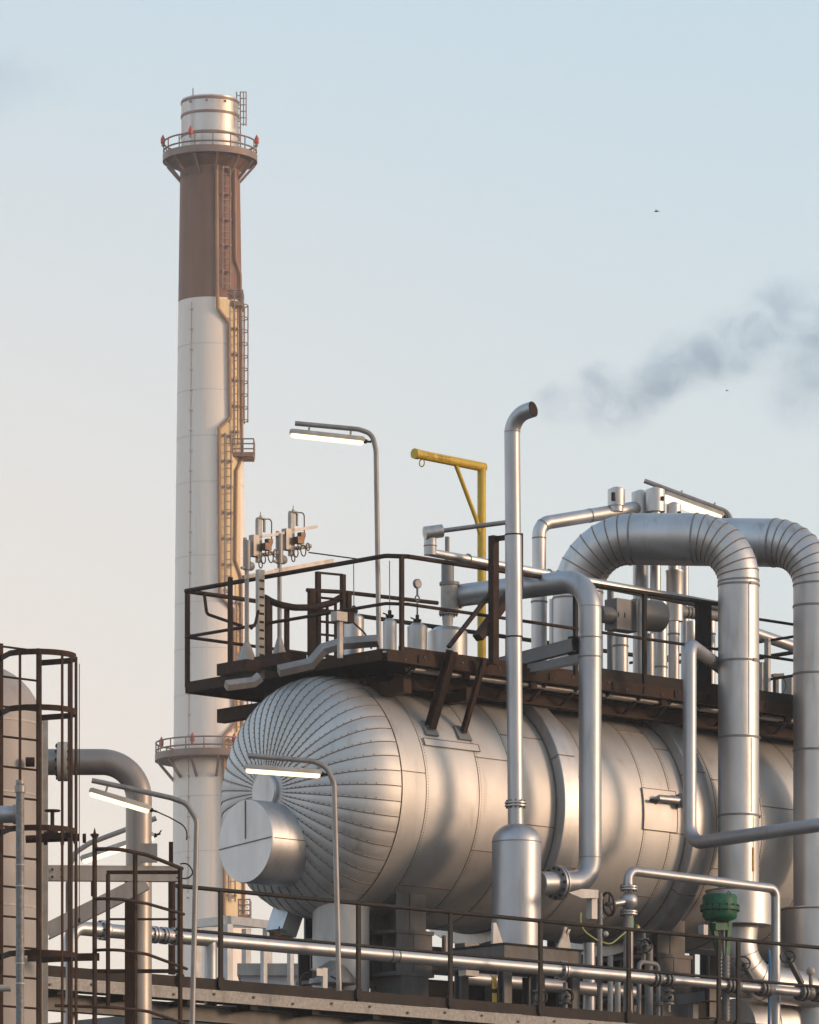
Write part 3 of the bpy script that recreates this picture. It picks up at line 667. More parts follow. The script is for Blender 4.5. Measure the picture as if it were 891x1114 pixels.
# small header pipes left of the vent
k = 71.5 / F
pipe('header_pipe', 'slim silver pipe running under the handrail from its stub elbow', 'pipe', [PT(468, 577, 1.25), PT(468, 601, 1.25), PT(800, 663, 1.25)], 6 * k, .0, ALU, 18, bands=(.1, .95, 2.4), bandm=GREY)
t = thing('stub_elbow', PT(468, 590, 1.25), 'small pipe elbow with a round end box left of the yellow crane', 'pipe fitting')
x = (PT(485, 576, 1.3) - PT(464, 579, 1.2)).normalized(); MB().cyl(PT(462, 580, 1.25), PT(481, 577.5, 1.35), 7.2 * k, 20).build('end_box', ALU, t)
MB().cyl(PT(468, 578, 1.25), PT(468, 604, 1.25), 6.8 * k, 20).build('riser', ALU, t); b2 = MB(); band(b2, PT(468, 594, 1.25), Z, 6.8 * k, .006, .006); b2.build('joint_band', SEAM, t)
tag(MB().cyl(PT(481, 577.5, 1.3), PT(553, 568, 2.25), 2.6 * k, 12).build('tie_pipe', LPOLE), 'thin grey pipe joining the round stub box to the vent pipe', 'pipe')
# bracket holding the vent pipe
t = thing('pipe_bracket', PT(537, 700, 1.7), 'brown channel post with a stub arm clamping the vent pipe', 'bracket')
MB().channel(PT(537, 700, 1.7), PT(537, 583, 1.7), .10, .10, W).build('post', RUST_GLOW, t); MB().beam(PT(541, 586, 1.72), PT(567, 582.5, 2.3), .06, .06).build('arm', RUST_GLOW, t); MB().cyl(PT(567.5, 583, 2.3), PT(567.5, 640, 2.3), .02, 8).build('rod', RUST_GLOW, t)
t = thing('channel_support', PT(560, 718, 1.6), 'pair of grey channel beams reaching out from the deck to the drum inlet pipe', 'bracket')
MB().channel(PT(540, 724, 1.0), PT(624, 702, 2.15), .10, .17, -U).build('channel_beam', GREY, t); MB().channel(PT(556, 732, 1.3), PT(632, 716.5, 2.2), .10, .11, -U).build('channel_beam', GREY, t); MB().obox(PT(626, 703, 2.1), U, W, Z, .09, .05, .12).build('end_clamp', DARK, t)
# yellow davit
t = thing('davit_crane', PT(524, 712, -.5), 'yellow davit crane with angled boom standing on the platform', 'crane')
m0, m1 = PT(524, 712, -.5), PT(524, 508, -.5); e = PZ(454, 494, m1.z); k = m0.y / F
MB().cyl(m0, m1 + Z * 3 * k, 4.7 * k, 16).build('mast', YEL, t); bm = MB().tube([m1 + (m1 - e).normalized() * .05, e], 5 * k, 16).build('boom', YEL, t)
MB().tube(bez([PZ(494, 505, PT(494, 505, -.5).z) * .0 + m1 + (e - m1) * .41 - Z * .03, PT(521, 566, -.5) + (e - m1).normalized() * .05, PT(523, 585, -.5)], .2), 2.4 * k, 12).build('brace', YEL, t)
fc = bpy.data.curves.new('boom_text', 'FONT'); fc.body = 'SWL  500 KG'; fc.size = 6.5 * k; fc.extrude = .001; fo = bpy.data.objects.new('boom_text', fc); col.objects.link(fo)
bpy.context.view_layer.update(); me_ = bpy.data.meshes.new_from_object(fo.evaluated_get(bpy.context.evaluated_depsgraph_get())); bpy.data.objects.remove(fo)
dx_ = (m1 - e).normalized(); nz_ = dx_.cross(Z).normalized(); nz_ = nz_ if nz_.y < 0 else -nz_; up_ = nz_.cross(dx_).normalized()
og = e + dx_ * 10 * k + nz_ * 4.9 * k - up_ * 2.2 * k; vv = [og + dx_ * v.co.x + up_ * v.co.y + nz_ * v.co.z for v in me_.vertices]; LM = mat('brown_lettering', (.16, .075, .03), .6)
adj = {}                                                       # one mesh per letter
def root_(i):
    while adj.setdefault(i, i) != i: i = adj[i]
    return i
for p in me_.polygons:
    for v in p.vertices[1:]: adj[root_(v)] = root_(p.vertices[0])
for r_ in sorted({root_(p.vertices[0]) for p in me_.polygons}):
    tb = MB(); ids = [i for i in range(len(vv)) if i in adj and root_(i) == r_]; ix_ = {q: i for i, q in enumerate(ids)}; tb.v = [vv[i] for i in ids]
    tb.f = [tuple(ix_[q] for q in p.vertices) for p in me_.polygons if root_(p.vertices[0]) == r_]; tb.build('letter', LM, bm, False)
MB().cyl(e - (e - m1).normalized() * .01, e + (e - m1).normalized() * .06, 5.6 * k, 16).build('end_cap', YEL, bm); MB().torus(e + (m1 - e).normalized() * .09 - Z * 8.5 * k, U, 4 * k, .7 * k, 16, 6).build('lifting_ring', YEL, bm)
# level instruments on the left tip
BRW = mat('brown_brass_fitting', (.17, .095, .05), .5, .4, (.10, .055, .03), 12)
def level_set(px, pyb, pyt, tpl, label, ix):
    D0 = PT(px, pyb, -.9); k = D0.y / F; q = lambda x, y, o=0: PT(x, y, -.9 + o)
    t = thing('level_instrument', D0, label, 'instrument', 'level instruments on the platform tip')
    MB().lathe(q(px, pyb), Z, [(11 * k, 0), (2.6 * k, 21 * k)], 4).build('cone_foot', LPOLE, t)
    MB().cyl(q(px, pyb - 20), q(px, pyt + 30), 2.5 * k, 10).build('chamber_pipe', LPOLE, t)
    MB().cyl(q(px, pyt + 32), q(px, pyt), 4.2 * k, 12).build('chamber', LPOLE, t); MB().cyl(q(px - 2, pyt), q(px - 2, pyt - 3), 2 * k, 8).build('plug', LPOLE, t)
    MB().beam(q(px + 13, pyt + 24), q(px + 13, pyt - 23), 5.5 * k, 5 * k, U).build('actuator_column', HOUS, t); MB().lathe(q(px + 15, pyt - 23), Z, [(5.5 * k, 0), (5.5 * k, 1.5 * k), (1.6 * k, 1.8 * k), (1.6 * k, 4 * k), (.6 * k, 4.2 * k), (.6 * k, 8 * k)], 10).build('top_nut', HOUS, t)
    MB().tube(bez([q(px + 16, pyt - 23), q(px + 27, pyt - 23.5), q(px + 27, pyt + 6)], .05), .7 * k, 6).build('tubing', BRW, t); MB().cyl(q(px + 19, pyt - 22), q(px + 19, pyt - 9), 1.5 * k, 8).build('solenoid', HOUS, t)
    MB().obox(q(px + 8, pyt + 6), U, W, Z, .05, .05, .14).build('side_box', LPOLE, t); MB().obox(q(px + 21, pyt + 7, .1), U, W, Z, .055, .05, .045).build('positioner', BRW, t)
    for a in ((18, 20, 5), (26, 18, 6), (22, 13, 4), (15, 26, 4), (31, 14, 4)): MB().torus(q(px + a[0], pyt + a[1], .1), (W + U * .4).normalized(), a[2] * k, .7 * k, 18, 6).build('coiled_tubing', BRW, t)
    MB().obox(q(px + 24, pyt + 1, .1), U, W, Z, .04, .04, .03).build('valve_block', BRW, t); MB().cyl(q(px + 14, pyt + 16), q(px + 34, pyt + 13), 2.2 * k, 10).build('side_arm', HOUS, t); MB().ball(q(px + 4, pyt + 28), 5 * k, 12).build('valve_body', HOUS, t); MB().cyl(q(px - 6, pyt + 30), q(px + 6, pyt + 28), 1.6 * k, 8).build('drain_stub', HOUS, t)
    MB().beam(q(px - 4, pyt + 40), q(px + 58, pyt + 29), 3.4 * k, 4.2 * k).build('support_beam', LPOLE, t); MB().beam(q(px + 8, pyt - 3), q(px + 40, pyt - 8), 5 * k, 3 * k).build('sun_shield', LPOLE, t)
level_set(268.5, 719, 588, 0, 'leftmost tall level instrument on a cone foot at the platform tip', 0)
level_set(304, 715, 581, 0, 'taller level instrument right of its twin at the platform tip', 1)
t = thing('instrument_post', PT(283, 738, -.6), 'ribbed brown post standing between the two level instruments', 'post'); k = 73 / F
MB().beam(PT(283, 738, -.6), PT(283, 620, -.6), 8.5 * k, 5 * k, U).build('perforated_channel', HOUS, t)
for y in range(632, 720, 9): MB().obox(PT(283, y, -.6) + W * .034, U, W, Z, 3 * k, .004, 1.1 * k).build('slot', RUST_GLOW, t)
MB().tube(bez([PT(281, 664, -.5), PT(278, 678, -.5), PT(273, 684, -.5)], .05), .02, 8).build('conduit', RUST_GLOW, t)
for (x0, x1, y, lab) in ((249, 272, 727, 'left brown box duct on the platform tip below the instruments'), (288, 322, 720, 'right brown box duct on the platform tip below the instruments')):
    tag(MB().obox(PT((x0 + x1) / 2, y, -.3), U, W, Z, (x1 - x0) * .0105 * .55, .3, .075).build('cable_duct', RUST_GLOW), lab, 'duct')
t = thing('cable_tray', PT(300, 745, .2), 'pale bent cable tray climbing over the deck edge at the platform tip', 'cable tray')
MB().tube([PT(246, 746, 0), PT(276, 742, .1), PT(283, 736, .15)], .07, 4).build('tray', LPOLE, t)
MB().tube([PT(303, 730, .3), PT(338, 722, .5), PT(352, 706, .6), PT(372, 700, .8), PT(412, 697, 1.2)], .08, 4).build('tray', LPOLE, t)
MB().tube([PT(336, 575 + 26, -.9), PT(388, 608, 0.0)], .010, 6).build('cable', RUST_GLOW, t)
# down-pipes through the deck by the dome
for i, (px, lab) in enumerate(((388, 'flared pale nozzle between deck and dome seam'), (455, 'flared pale nozzle under the deck left of the dark strut'), (415, 'thin nozzle stub under the deck left end'))):
    p = PT(px, 752, .3); s = st(p)[0]; h = O.z + R - .03; k = p.y / F
    t = thing('deck_nozzle', L(s, .1, h), lab, 'nozzle', 'nozzles under the platform')
    MB().lathe(L(s, .1, h), Z, [((13, 13, 6)[i] * k, 0), ((7, 7, 4)[i] * k, .1), ((6, 6, 4)[i] * k, .34), ((10, 20, 6)[i] * k, .36), ((10, 20, 6)[i] * k, .42)], 20).build('body', LPOLE, t)
# ---- manifold on the right part of the platform
def vpipe(px, y0, y1, hw, t_, label, m=ALU, capw=None, bands=(), group='upright pipes of the platform manifold'):
    p = PT(px, y1, t_); q = PT(px, y0, t_); k = p.y / F
    t = thing('upright_pipe', p, label, 'pipe', group); b = MB().cyl(p, q, hw * k, 24).build('pipe_run', m, t)
    for y in bands: band(MB(), PT(px, y, t_), Z, hw * k, .012, .008, 24).build('joint_band', GREY, b)
    if capw:
        ch_ = 24 * k; c = MB().lathe(q - Z * ch_, Z, [(capw * k, 0), (capw * k, ch_), (capw * .25 * k, ch_ + 3 * k)], 28).build('cap', ALU, t)
        MB().obox(q - Z * ch_ * .45 + W * capw * k, U, W, Z, .02, .02, .03).build('clasp', DARK, c)
    return t
vpipe(697, 536, 742, 8.5, -.9, 'leftmost capped upright pipe behind the loop pipe', capw=10, bands=(660,))
vpipe(713, 533, 742, 6, -.6, 'capped upright pipe in the middle behind the loop pipe', capw=10.5)
vpipe(733, 549, 740, 6, -.5, 'rightmost capped upright pipe with thick insulated collar behind the loop pipe', capw=8, bands=(690,))
t = [o for o in bpy.data.objects if o.get('label', '').startswith('rightmost capped')][0]
k = 74.5 / F; MB().lathe(PT(734, 676, -.5), Z, [(9.5 * k, 0), (9.8 * k, 54 * k), (10.3 * k, 55 * k), (10.3 * k, 57 * k), (5 * k, 58 * k)], 28).build('collar', ALU, t)
vpipe(718.5, 652, 730, 7.4, -.3, 'short wide silver column on the deck in front of the valve block', bands=(726,))
vpipe(675, 692, 738, 8.3, .1, 'short silver column carrying the dark valve block', bands=(703,))
vpipe(697, 652, 738, 3.4, .3, 'slim pale pipe in front of the valve block', m=LGREY)
vpipe(706, 690, 735, 6, -.2, 'pale pipe stub between the slim pipe and the wide column')
vpipe(752, 676, 735, 5.5, -.4, 'short pipe below the dark side pipe near the stair posts')
vpipe(773, 676, 742, 5.2, -.2, 'short bright pipe right of the stair posts', bands=(690,))
vpipe(586.5, 640, 740, 8.5, -.6, 'wide pale column left of the loop pipe rear leg', bands=(655, 712))
vpipe(745, 612, 740, 4.2, -1.3, 'slim upright pipe right of the thick insulated collar', m=PIPE, bands=(655,))
vpipe(664, 640, 735, 3.6, -1.5, 'slim dark upright pipe behind the valve block stub', m=GREY)
vpipe(758, 690, 742, 4.0, -1.0, 'short slim upright behind the dark stair posts', m=LGREY)
vpipe(602, 652, 738, 4.5, -1.4, 'slim upright pipe behind the loop pipe rear leg', m=PIPE)
t = thing('cap_stub', PT(670.5, 552, -.9), 'small capped stub sitting on the thin elbow pipe', 'nozzle cover'); k = 74 / F
c = MB().lathe(PT(670.5, 551, -.9), Z, [(8 * k, -6 * k), (8 * k, 0), (9.8 * k, .5 * k), (9.8 * k, 19 * k), (3 * k, 22 * k)], 28).build('cover', ALU, t); MB().obox(PT(664, 541, -.8) + W * .06, U, W, Z, .02, .02, .06).build('clasp', DARK, c)
pipe('elbow_pipe', 'thin insulated pipe rising behind the loop pipe and bending right', 'pipe', [PT(586.5, 735, -1.2), PT(586.5, 570, -1.2), PT(690, 553, -.9), PT(712, 570, -.9)], 7.8 * 74 / F, [.2, .1], ALU, 22, bands=(1.35, 1.9, 2.1, 2.9), bandm=GREY)
t = thing('valve_block', PT(678, 690, .1), 'dark grey valve block with a flanged drum beside the handrail', 'valve'); k = 74.6 / F
MB().obox(PT(677, 670, .1), U, W, Z, .22, .12, .21).build('block', GREY, t); MB().cyl(PT(690, 668, .1), PT(717, 671, .1), 17 * k, 28).build('drum', GREY, t)
flange_pair(t, PT(716, 671, .1), U, 11 * k, .02, .006, 8, GREY); MB().cyl(PT(651, 668, .1), PT(680, 671, .1), 9.5 * k, 24).build('stub_pipe', GREY, t); b2 = MB()
for x in (666, 673): band(b2, PT(x, 669 + (x - 660) * .1, .1), U, 9.5 * k, .008, .008)
b2.build('ring_band', DARK, t)
pipe('side_pipe', 'dark pipe running level behind the stair posts to the right', 'pipe', [PT(737, 665, -.5), PT(800, 672, -.5)], 6.6 * k, 0, GREY, 18, bands=(.15, .22, .3), bandm=DARK)
pipe('side_pipe', 'grey pipe sloping down right between the two big loop legs', 'pipe', [PT(790, 678, .3), PT(900, 716, .3)], 6.5 * k, 0, PIPE, 18)
t = thing('pipe_stand', PT(833, 756, .35), 'pale pipe stand on the deck between the two big loop legs', 'bracket')
MB().beam(PT(835, 757, .4), PT(835, 695, .4), .05, .08, U).build('post', LGREY, t); MB().obox(PT(829, 737, .3), U, W, Z, .08, .08, .2).build('box', LGREY, t)
t = thing('cable_drum_valve', PT(846, 757, .3), 'small black valve with hose between the two big loop legs', 'valve')
MB().beam(PT(844, 757, .3), PT(844, 733, .3), .06, .06, U).build('body', BLACK, t); MB().beam(PT(840, 735, .35), PT(852, 734, .35), .04, .04).build('handle', BLACK, t); MB().tube(bez([PT(851, 735, .3), PT(856, 745, .3), PT(851, 757, .3)], .1), .008, 6).build('hose', BLACK, t)
tag(MB().obox(PT(860, 746, .2), U, W, Z, .08, .1, .13).build('junction_box', LGREY), 'pale grey junction box on the deck half hidden by the right loop leg', 'box')
for i, (px, w_, lab) in enumerate(((694, 8, 'first short nozzle from the left in the row under the right deck'), (717, 6, 'second short nozzle in the row under the right deck'), (733, 6, 'third short nozzle in the row under the right deck'), (769, 7, 'fourth short nozzle in the row, right of the bent pipe'), (834, 5, 'lone short nozzle under the deck between the loop legs'))):
    p = PT(px, 780, .4); s = st(p)[0]; k = p.y / F; h = O.z + R - .1
    t = thing('deck_nozzle', L(s, .4, h), lab, 'nozzle', 'nozzles under the platform'); MB().lathe(L(s, .4, h), Z, [(w_ * k, 0), (w_ * k, zd - .2 - h)], 20).build('body', ALU, t)
# slender pipes in front
pipe('bent_pipe', 'slim grey pipe with two elbows passing in front of the big loop leg', 'pipe', [PT(800, 738, 1.0), PT(750.3, 701, 2.35), PT(750.3, 918, 2.35), PZ(960, 887.5, PT(750.3, 918, 2.35).z)], 7.4 * 73.5 / F, [.16, .25], PIPE, 22)
t = thing('valve_column', PT(683.5, 1104, 2.9), 'globe valve column with green stained pipe and long overhead branch', 'valve'); q = lambda x, y, o=0: PT(x, y, 2.9 + o); k = q(700, 1000).y / F
pr = MB().tube(bez([q(683.5, 964), q(683.5, 947), q(844, 967), q(844, 1150)], .12, 8), 5.2 * k, 18).build('branch_pipe', PIPE, t)
for y in (966, 993): flange_pair(t, q(684, y), Z, 9.6 * k, .02, .006, 8, PIPE)
MB().ball(q(684, 980), 9.8 * k, 20).build('valve_body', PIPE, t); MB().cyl(q(684, 980), q(668, 983), 4.5 * k, 14, 3 * k).build('bonnet', PIPE, t); MB().cyl(q(668, 983), q(660, 984), 1.2 * k, 8).build('stem', DARK, t)
handwheel(t, q(662, 983.5), (q(684, 980) - q(662, 983.5)).normalized() + W * .25, 12.5 * k)
MB().cyl(q(683.5, 1104), q(683.5, 994), 5.4 * k, 18).build('lower_pipe', LPOLE, t); MB().cyl(q(684, 1012), q(684, 998), 5.7 * k, 18).build('green_stain', mat('green_pipe_band', (.05, .22, .13), .5, 0, (.16, .2, .17), 12), t)
MB().lathe(q(691, 1009, .05), U, [(2 * k, 0), (3.6 * k, 1 * k), (3.6 * k, 4 * k), (2 * k, 6 * k)], 10).build('side_plug', mat('brass_fitting', (.4, .3, .13), .4, .8), t)
t = thing('field_transmitter', PT(652.5, 1104, 3.0), 'white sun-shaded transmitter on a grey post with looping cable', 'instrument'); q = lambda x, y, o=0: PT(x, y, 3.0 + o)
MB().cyl(q(652.5, 1104), q(652.5, 972), 3.1 * k, 14).build('post', GALV, t)
mb = MB(); a_ = q(619, 972); mb.face_ring([[q(619, 971, d), q(633, 977, d), q(651, 977, d), q(651, 968, d), q(633, 967, d)] for d in (.12, -.12)], True); mb.build('sun_shade', LGREY, t, False)
MB().obox(q(644, 986), U, W, Z, .05, .05, .165).build('housing', LGREY, t); mb = MB()
for y in (977, 997): band(mb, q(652.5, y), Z, 3.1 * k, .015, .012)
mb.build('clamp', GREY, t); MB().ball(q(659, 1016, .05), 3.2 * k, 12).build('gland', LGREY, t)
MB().tube(bez([q(632, 993), q(631, 1010), q(648, 1022), q(664, 1028), q(683, 1012, .0)], .2, 6), .9 * k, 6).build('earth_cable', CABLE, t)
# green actuated valve
t = thing('actuated_valve', PT(789, 1112, 2.9), 'control valve with large round green actuator by the handrail', 'valve'); q = lambda x, y, o=0: PT(x, y, 2.9 + o); c = q(783, 1003); k = c.y / F
a_ = MB().lathe(c, Z, [(9 * k, 0), (17 * k, 3 * k), (19 * k, 6 * k), (19 * k, 12 * k), (21.5 * k, 12.5 * k), (21.5 * k, 16.5 * k), (19 * k, 17 * k), (19 * k, 27 * k), (17.5 * k, 29.5 * k), (9 * k, 30 * k)], 36).build('actuator', GREEN, t)
mb = MB()
for i in range(16): mb.cyl(c + Z * 11 * k + (U * math.cos(PI * i / 8) + W * math.sin(PI * i / 8)) * 20.6 * k, c + Z * 18.5 * k + (U * math.cos(PI * i / 8) + W * math.sin(PI * i / 8)) * 20.6 * k, 1 * k, 6)
mb.build('bolts', DARK, a_); MB().torus(c + Z * 31 * k + U * 14 * k, W, 3 * k, .6 * k, 12, 5).build('lifting_eye', DARK, a_)
mb = MB()
for x0, x1 in ((775, 783), (793, 790)): mb.beam(q(x0, 1003), q(x1, 1042), 6 * k, 5 * k, U)
mb.beam(q(777, 1008, .05), q(790, 1008, .05), 5 * k, 8 * k); mb.build('yoke', GREEN, t); MB().cyl(q(787, 1003), q(788, 1042), 1.5 * k, 8).build('stem', GALV, t)
mb = MB().cyl(q(789.5, 1112), q(789.5, 1040), 4.2 * k, 16)
for y in range(1044, 1110, 4): band(mb, q(789.5, y), Z, 4.2 * k, 1 * k, .8 * k, 16)
mb.build('ribbed_spindle', GALV, t); MB().obox(q(765, 1012), U, W, Z, .04, .05, .07).build('positioner', LGREY, t); MB().beam(q(781, 1112), q(781, 1040), .03, .03, U).build('side_rod', GALV, t)
tag(MB().tube(bez([PT(836, 1033, 3.2), PT(837.5, 1045, 3.2), PT(836.5, 1140, 3.2)], .05), 1.7 * k, 8).build('hose', BLUE), 'blue hose hanging upright by the bottom right valves', 'hose')

# ------------------------------------------------------------------ lamps
def lamp(label, pole, arm, fx, D0, r=2.9, drop=0, tw=4.4):
    """pole: pixel points bottom->top, arm: pixel points on to the free end, fx: fixture ends (left,right)"""
    q = lambda p, o=0: P(p[0], p[1], D0 + o); k = D0 / F
    t = thing('tube_lamp', q(pole[0]), label, 'lamp', 'fluorescent lamps on gooseneck poles')
    pts = bez([q(p) for p in pole + arm], [15 * k] + [16 * k] * 6, 7)
    po = MB().tube(pts, r * k, 12).build('pole', LPOLE, t)
    a, b = q(fx[0]), q(fx[1]); d = (b - a).normalized(); s = V((0, 1, 0)); up = d.cross(s) * (1 if d.cross(s).z > 0 else -1); ln = (b - a).length
    mb = MB(); rows = []
    for e, sc_ in ((0, .75), (.03, 1), (.97, 1), (1, .75)):
        c = a + d * ln * e; rows.append([c + s * 5.5 * k * sc_ * math.cos(w_) + up * (5.6 * k * sc_ * max(0, math.sin(w_)) - .5 * k) for w_ in [PI * i / 10 for i in range(11)]])
    h = mb.face_ring(rows, True).build('housing', HOUS, t)
    rows = []
    for e, sc_ in ((.02, .7), (.05, 1), (.95, 1), (.98, .7)):
        c = a + d * ln * e - up * .7 * k; rows.append([c + s * tw * k * sc_ * math.cos(w_) - up * tw * k * sc_ * max(0, math.sin(w_)) for w_ in [PI * i / 10 for i in range(11)]])
    MB().face_ring(rows, True).build('lit_tube', TUBE, h)
    for e in (.25, .8):
        c = a + d * ln * e; j = min(range(len(pts)), key=lambda i: (pts[i] - c - up * 8 * k).length)
        g0 = min(pts, key=lambda p: abs((p - c).dot(d)) + (1 if (p - c).length > 60 * k else 0)); MB().beam(c + up * 3 * k, c + up * 11 * k, 2.2 * k, 2.2 * k, s).build('clamp', HOUS, h)
    e = b + d * 3 * k; MB().lathe(b - d * 1 * k, d, [(2.4 * k, 0), (2.4 * k, 3 * k), (1.2 * k, 4 * k), (1.2 * k, 8 * k)], 10).build('cable_gland', DARK, h)
    m = pts[int(len(pts) * .55)]; 
    MB().tube(bez([b + d * 7 * k, b + d * 22 * k - up * 2 * k, q(arm[0]) - Z * 26 * k + d * 1 * k, q(arm[0]) - Z * 40 * k], 14 * k, 6) if drop else [b + d * 5 * k, b + d * 9 * k + up * 3 * k], .8 * k, 6).build('cable', DARK, h)
    return t
lamp('lit tube lamp on the gooseneck pole standing in front of the curved guard rail', [(209, 1125), (214, 892)], [(203, 874), (186, 868), (133, 856), (100, 849)], [(97, 861), (164, 881)], 57, 2.9, 1)
lamp('lit tube lamp half hidden behind the big grey elbow pipe at left', [(74, 1125), (75, 945)], [(81, 928), (98, 917), (170, 890)], [(88, 936), (168, 909)], 62.5, 2.8)
lamp('lit tube lamp hanging in front of the vessel dome', [(369, 1078), (363.5, 852)], [(355, 834), (340, 828), (270, 822)], [(266, 836), (350, 842)], 66, 2.9)
lamp('lit tube lamp standing on the upper platform against the sky', [(412.5, 705), (409, 490)], [(405, 472), (390, 467), (321, 460.5)], [(315, 471), (397, 480)], 71.3, 2.7)
lamp('lit tube lamp tilting down to the right above the loop pipes', [(797, 760), (797, 570)], [(792, 557), (765, 547), (701, 523)], [(722, 538), (787, 562)], 77.5, 2.6, 0, 7.5)

# ------------------------------------------------------------------ front walkway
WT = 3.9
wz = PT(450, 1095, WT).z; wr = PT(450, 988.5, WT).z; wm = PT(450, 1034, WT).z
sw = lambda px, y=1060: st(PT(px, y, WT))[0]
s0w, s1w = sw(30), sw(960)
wk = thing('front_walkway', L(3, WT, wz - .5), 'long walkway with dark handrail and galvanised edge beam in front of the vessel', 'walkway')
MB().obox(L((s0w + s1w) / 2, WT - .62, wz - .01), U, W, Z, (s1w - s0w) / 2, .58, .014).build('deck_grating', DARK, wk)
px2 = 12.5 * 66 / F
ed = MB(); ed.channel(L(s0w, WT, wz - px2 / 2), L(s1w, WT, wz - px2 / 2), .08, px2, W)
ed = ed.build('edge_beam', GALV, wk)
for i in range(22):
    s = s0w + .3 + i * .62; MB().lathe(L(s, WT + .045, wz - px2 * .5 + (.02 if i % 3 else -.02)), W, [(.016, 0), (.016, .012)], 8).build('bolt', BOLT, ed)
MB().beam(L(s0w, WT - .02, wz + .075), L(sw(890), WT - .02, wz + .075), .012, .13).build('toe_board', RAIL, wk)
gi = MB().ibeam(L(s0w, WT - .35, wz - px2 - .11), L(s1w, WT - .35, wz - px2 - .11), .18, .2, .02, .014).build('support_beam', DGREY, wk)
for i in range(14):
    s = s0w + .5 + i * .98; MB().beam(L(s, WT - 1.1, wz - px2 - .03), L(s, WT + .0, wz - px2 - .03), .12, .06).build('cross_beam', DARK, wk)
MB().obox(L((s0w + s1w) / 2, WT - 1.5, wz - .95), U, W, Z, (s1w - s0w) / 2, 1.6, .05).build('lower_floor', DARK, wk)
MB().beam(L(s0w, WT - .6, wz - .75), L(s1w, WT - .6, wz - .75), .05, .34).build('lower_fascia', DARK, wk)
for s in (-7, -2.5, 2, 6.5): MB().ibeam(L(s, WT - .6, 0), L(s, WT - .6, wz - 1.0), .25, .25, .025, .018, U).build('column', GREY, wk)
MB().cyl(L(sw(192), WT, wr), L(s1w, WT, wr), .026, 10).build('handrail', RAIL, wk); MB().cyl(L(sw(192), WT, wm), L(s1w, WT, wm), .02, 10).build('mid_rail', RAIL, wk)
for px in (196, 240, 390, 490, 588, 684, 782, 803, 905):
    s = sw(px); p = MB().beam(L(s, WT, wz), L(s, WT, wr), .055, .035, U).build('rail_post', RAIL, wk); MB().obox(L(s, WT, wz + .1), U, W, Z, .045, .022, .06).build('post_shoe', RAIL, p)

# ------------------------------------------------------------------ pipe along the walkway
LT = 3.25
pipe('long_pipe', 'long level grey pipe running behind the walkway rail, ending in an elbow at left', 'pipe', [PT(77, 1150, LT), PT(77, 1009, LT), PT(712, 1064.5, LT)], 7.7 * 66 / F, .16, PIPE, 22, bands=(6.5, 6.62), bandm=GALV)
t = [o for o in bpy.data.objects if o.get('label', '').startswith('long level')][0]; k = 66 / F
dU = U
for px, r, in ((112, 11), (167, 9.5), (178, 9.5), (190, 9.5)):
    flange_pair(t, PT(px, 1009 + (px - 77) * .0874, LT), U, r * k, .03, .01, 8, PIPE)
flange_pair(t, PT(611, 1055.7, LT), U, 11.5 * k, .03, .01, 10, PIPE)
MB().cyl(PT(229, 1110, LT), PT(229, 1022, LT), 7 * k, 20).build('branch', PIPE, t); MB().obox(PT(510, 1059, LT) , U, W, Z, .11, .07, .035).build('pipe_shoe', HOUS, t)
t = thing('valve_manifold', PT(780, 1072, LT), 'row of grey valves with black handwheels along the bottom right pipe', 'valve')
MB().tube([PT(712, 1064.5, LT), PT(960, 1088, LT)], 5.6 * k, 18).build('pipe_run', PIPE, t)
yl = lambda px: 1064.5 + (px - 712) * .0948
for px, r in ((712, 10), (726, 8.5), (792, 9), (829, 9.5), (872, 10.5), (888, 10)): flange_pair(t, PT(px, yl(px), LT), U, r * k, .03, .02, 8, GALV)
for px in (800, 836, 880): MB().ball(PT(px, yl(px), LT), 9 * k, 16).build('valve_body', GALV, t)
for (px, py, qx, qy) in ((820, 1068, 808, 1048), (872, 1070, 857, 1041)):
    a, b = PT(px, py, LT), PT(qx, qy, LT + .12); d = (b - a).normalized(); MB().beam(a, b - d * .05, .07, .05).build('yoke', GALV, t); MB().cyl(a, b, .014, 8).build('stem', DARK, t); handwheel(t, b, (d + W * .7).normalized(), 9 * k)
MB().ball(PT(882, 1057, LT + .1), 5.5 * k, 14).build('round_cap', HOUS, t); MB().cyl(PT(882, 1076, LT + .1), PT(882, 1058, LT + .1), 2.5 * k, 10).build('cap_stem', GALV, t)
# small valves hanging under the pipe
def small_valve(px, py, t_, label, wheel=True):
    c = PT(px, py, t_); k = c.y / F; t = thing('hand_valve', c - Z * .2, label, 'valve', 'small hand valves under the walkway pipe')
    MB().cyl(c - Z * 15 * k, c + Z * 16 * k, 2.6 * k, 12).build('pipe', GALV, t); MB().ball(c, 6.5 * k, 14).build('valve_body', GALV, t)
    for h in (-7, 7): MB().lathe(c + Z * h * k, Z, [(6.5 * k, 0), (6.5 * k, 2 * k)], 16).build('flange', GREY, t)
    d = (W * .8 - U * .5).normalized(); MB().cyl(c, c + d * 12 * k, 1.8 * k, 8).build('stem', DARK, t)
    if wheel: handwheel(t, c + d * 12 * k, d, 7 * k)
small_valve(615, 1085, 3.05, 'dark hand valve with wheel hanging under the pipe flange beside the drum leg'); small_valve(586, 1086, 2.9, 'dark hand valve under the drum base by the rail post')
small_valve(727, 1086, 3.0, 'bright hand valve under the pipe left of the green actuator', False); small_valve(700, 1030, 1.9, 'hand valve with black wheel right of the globe valve column')
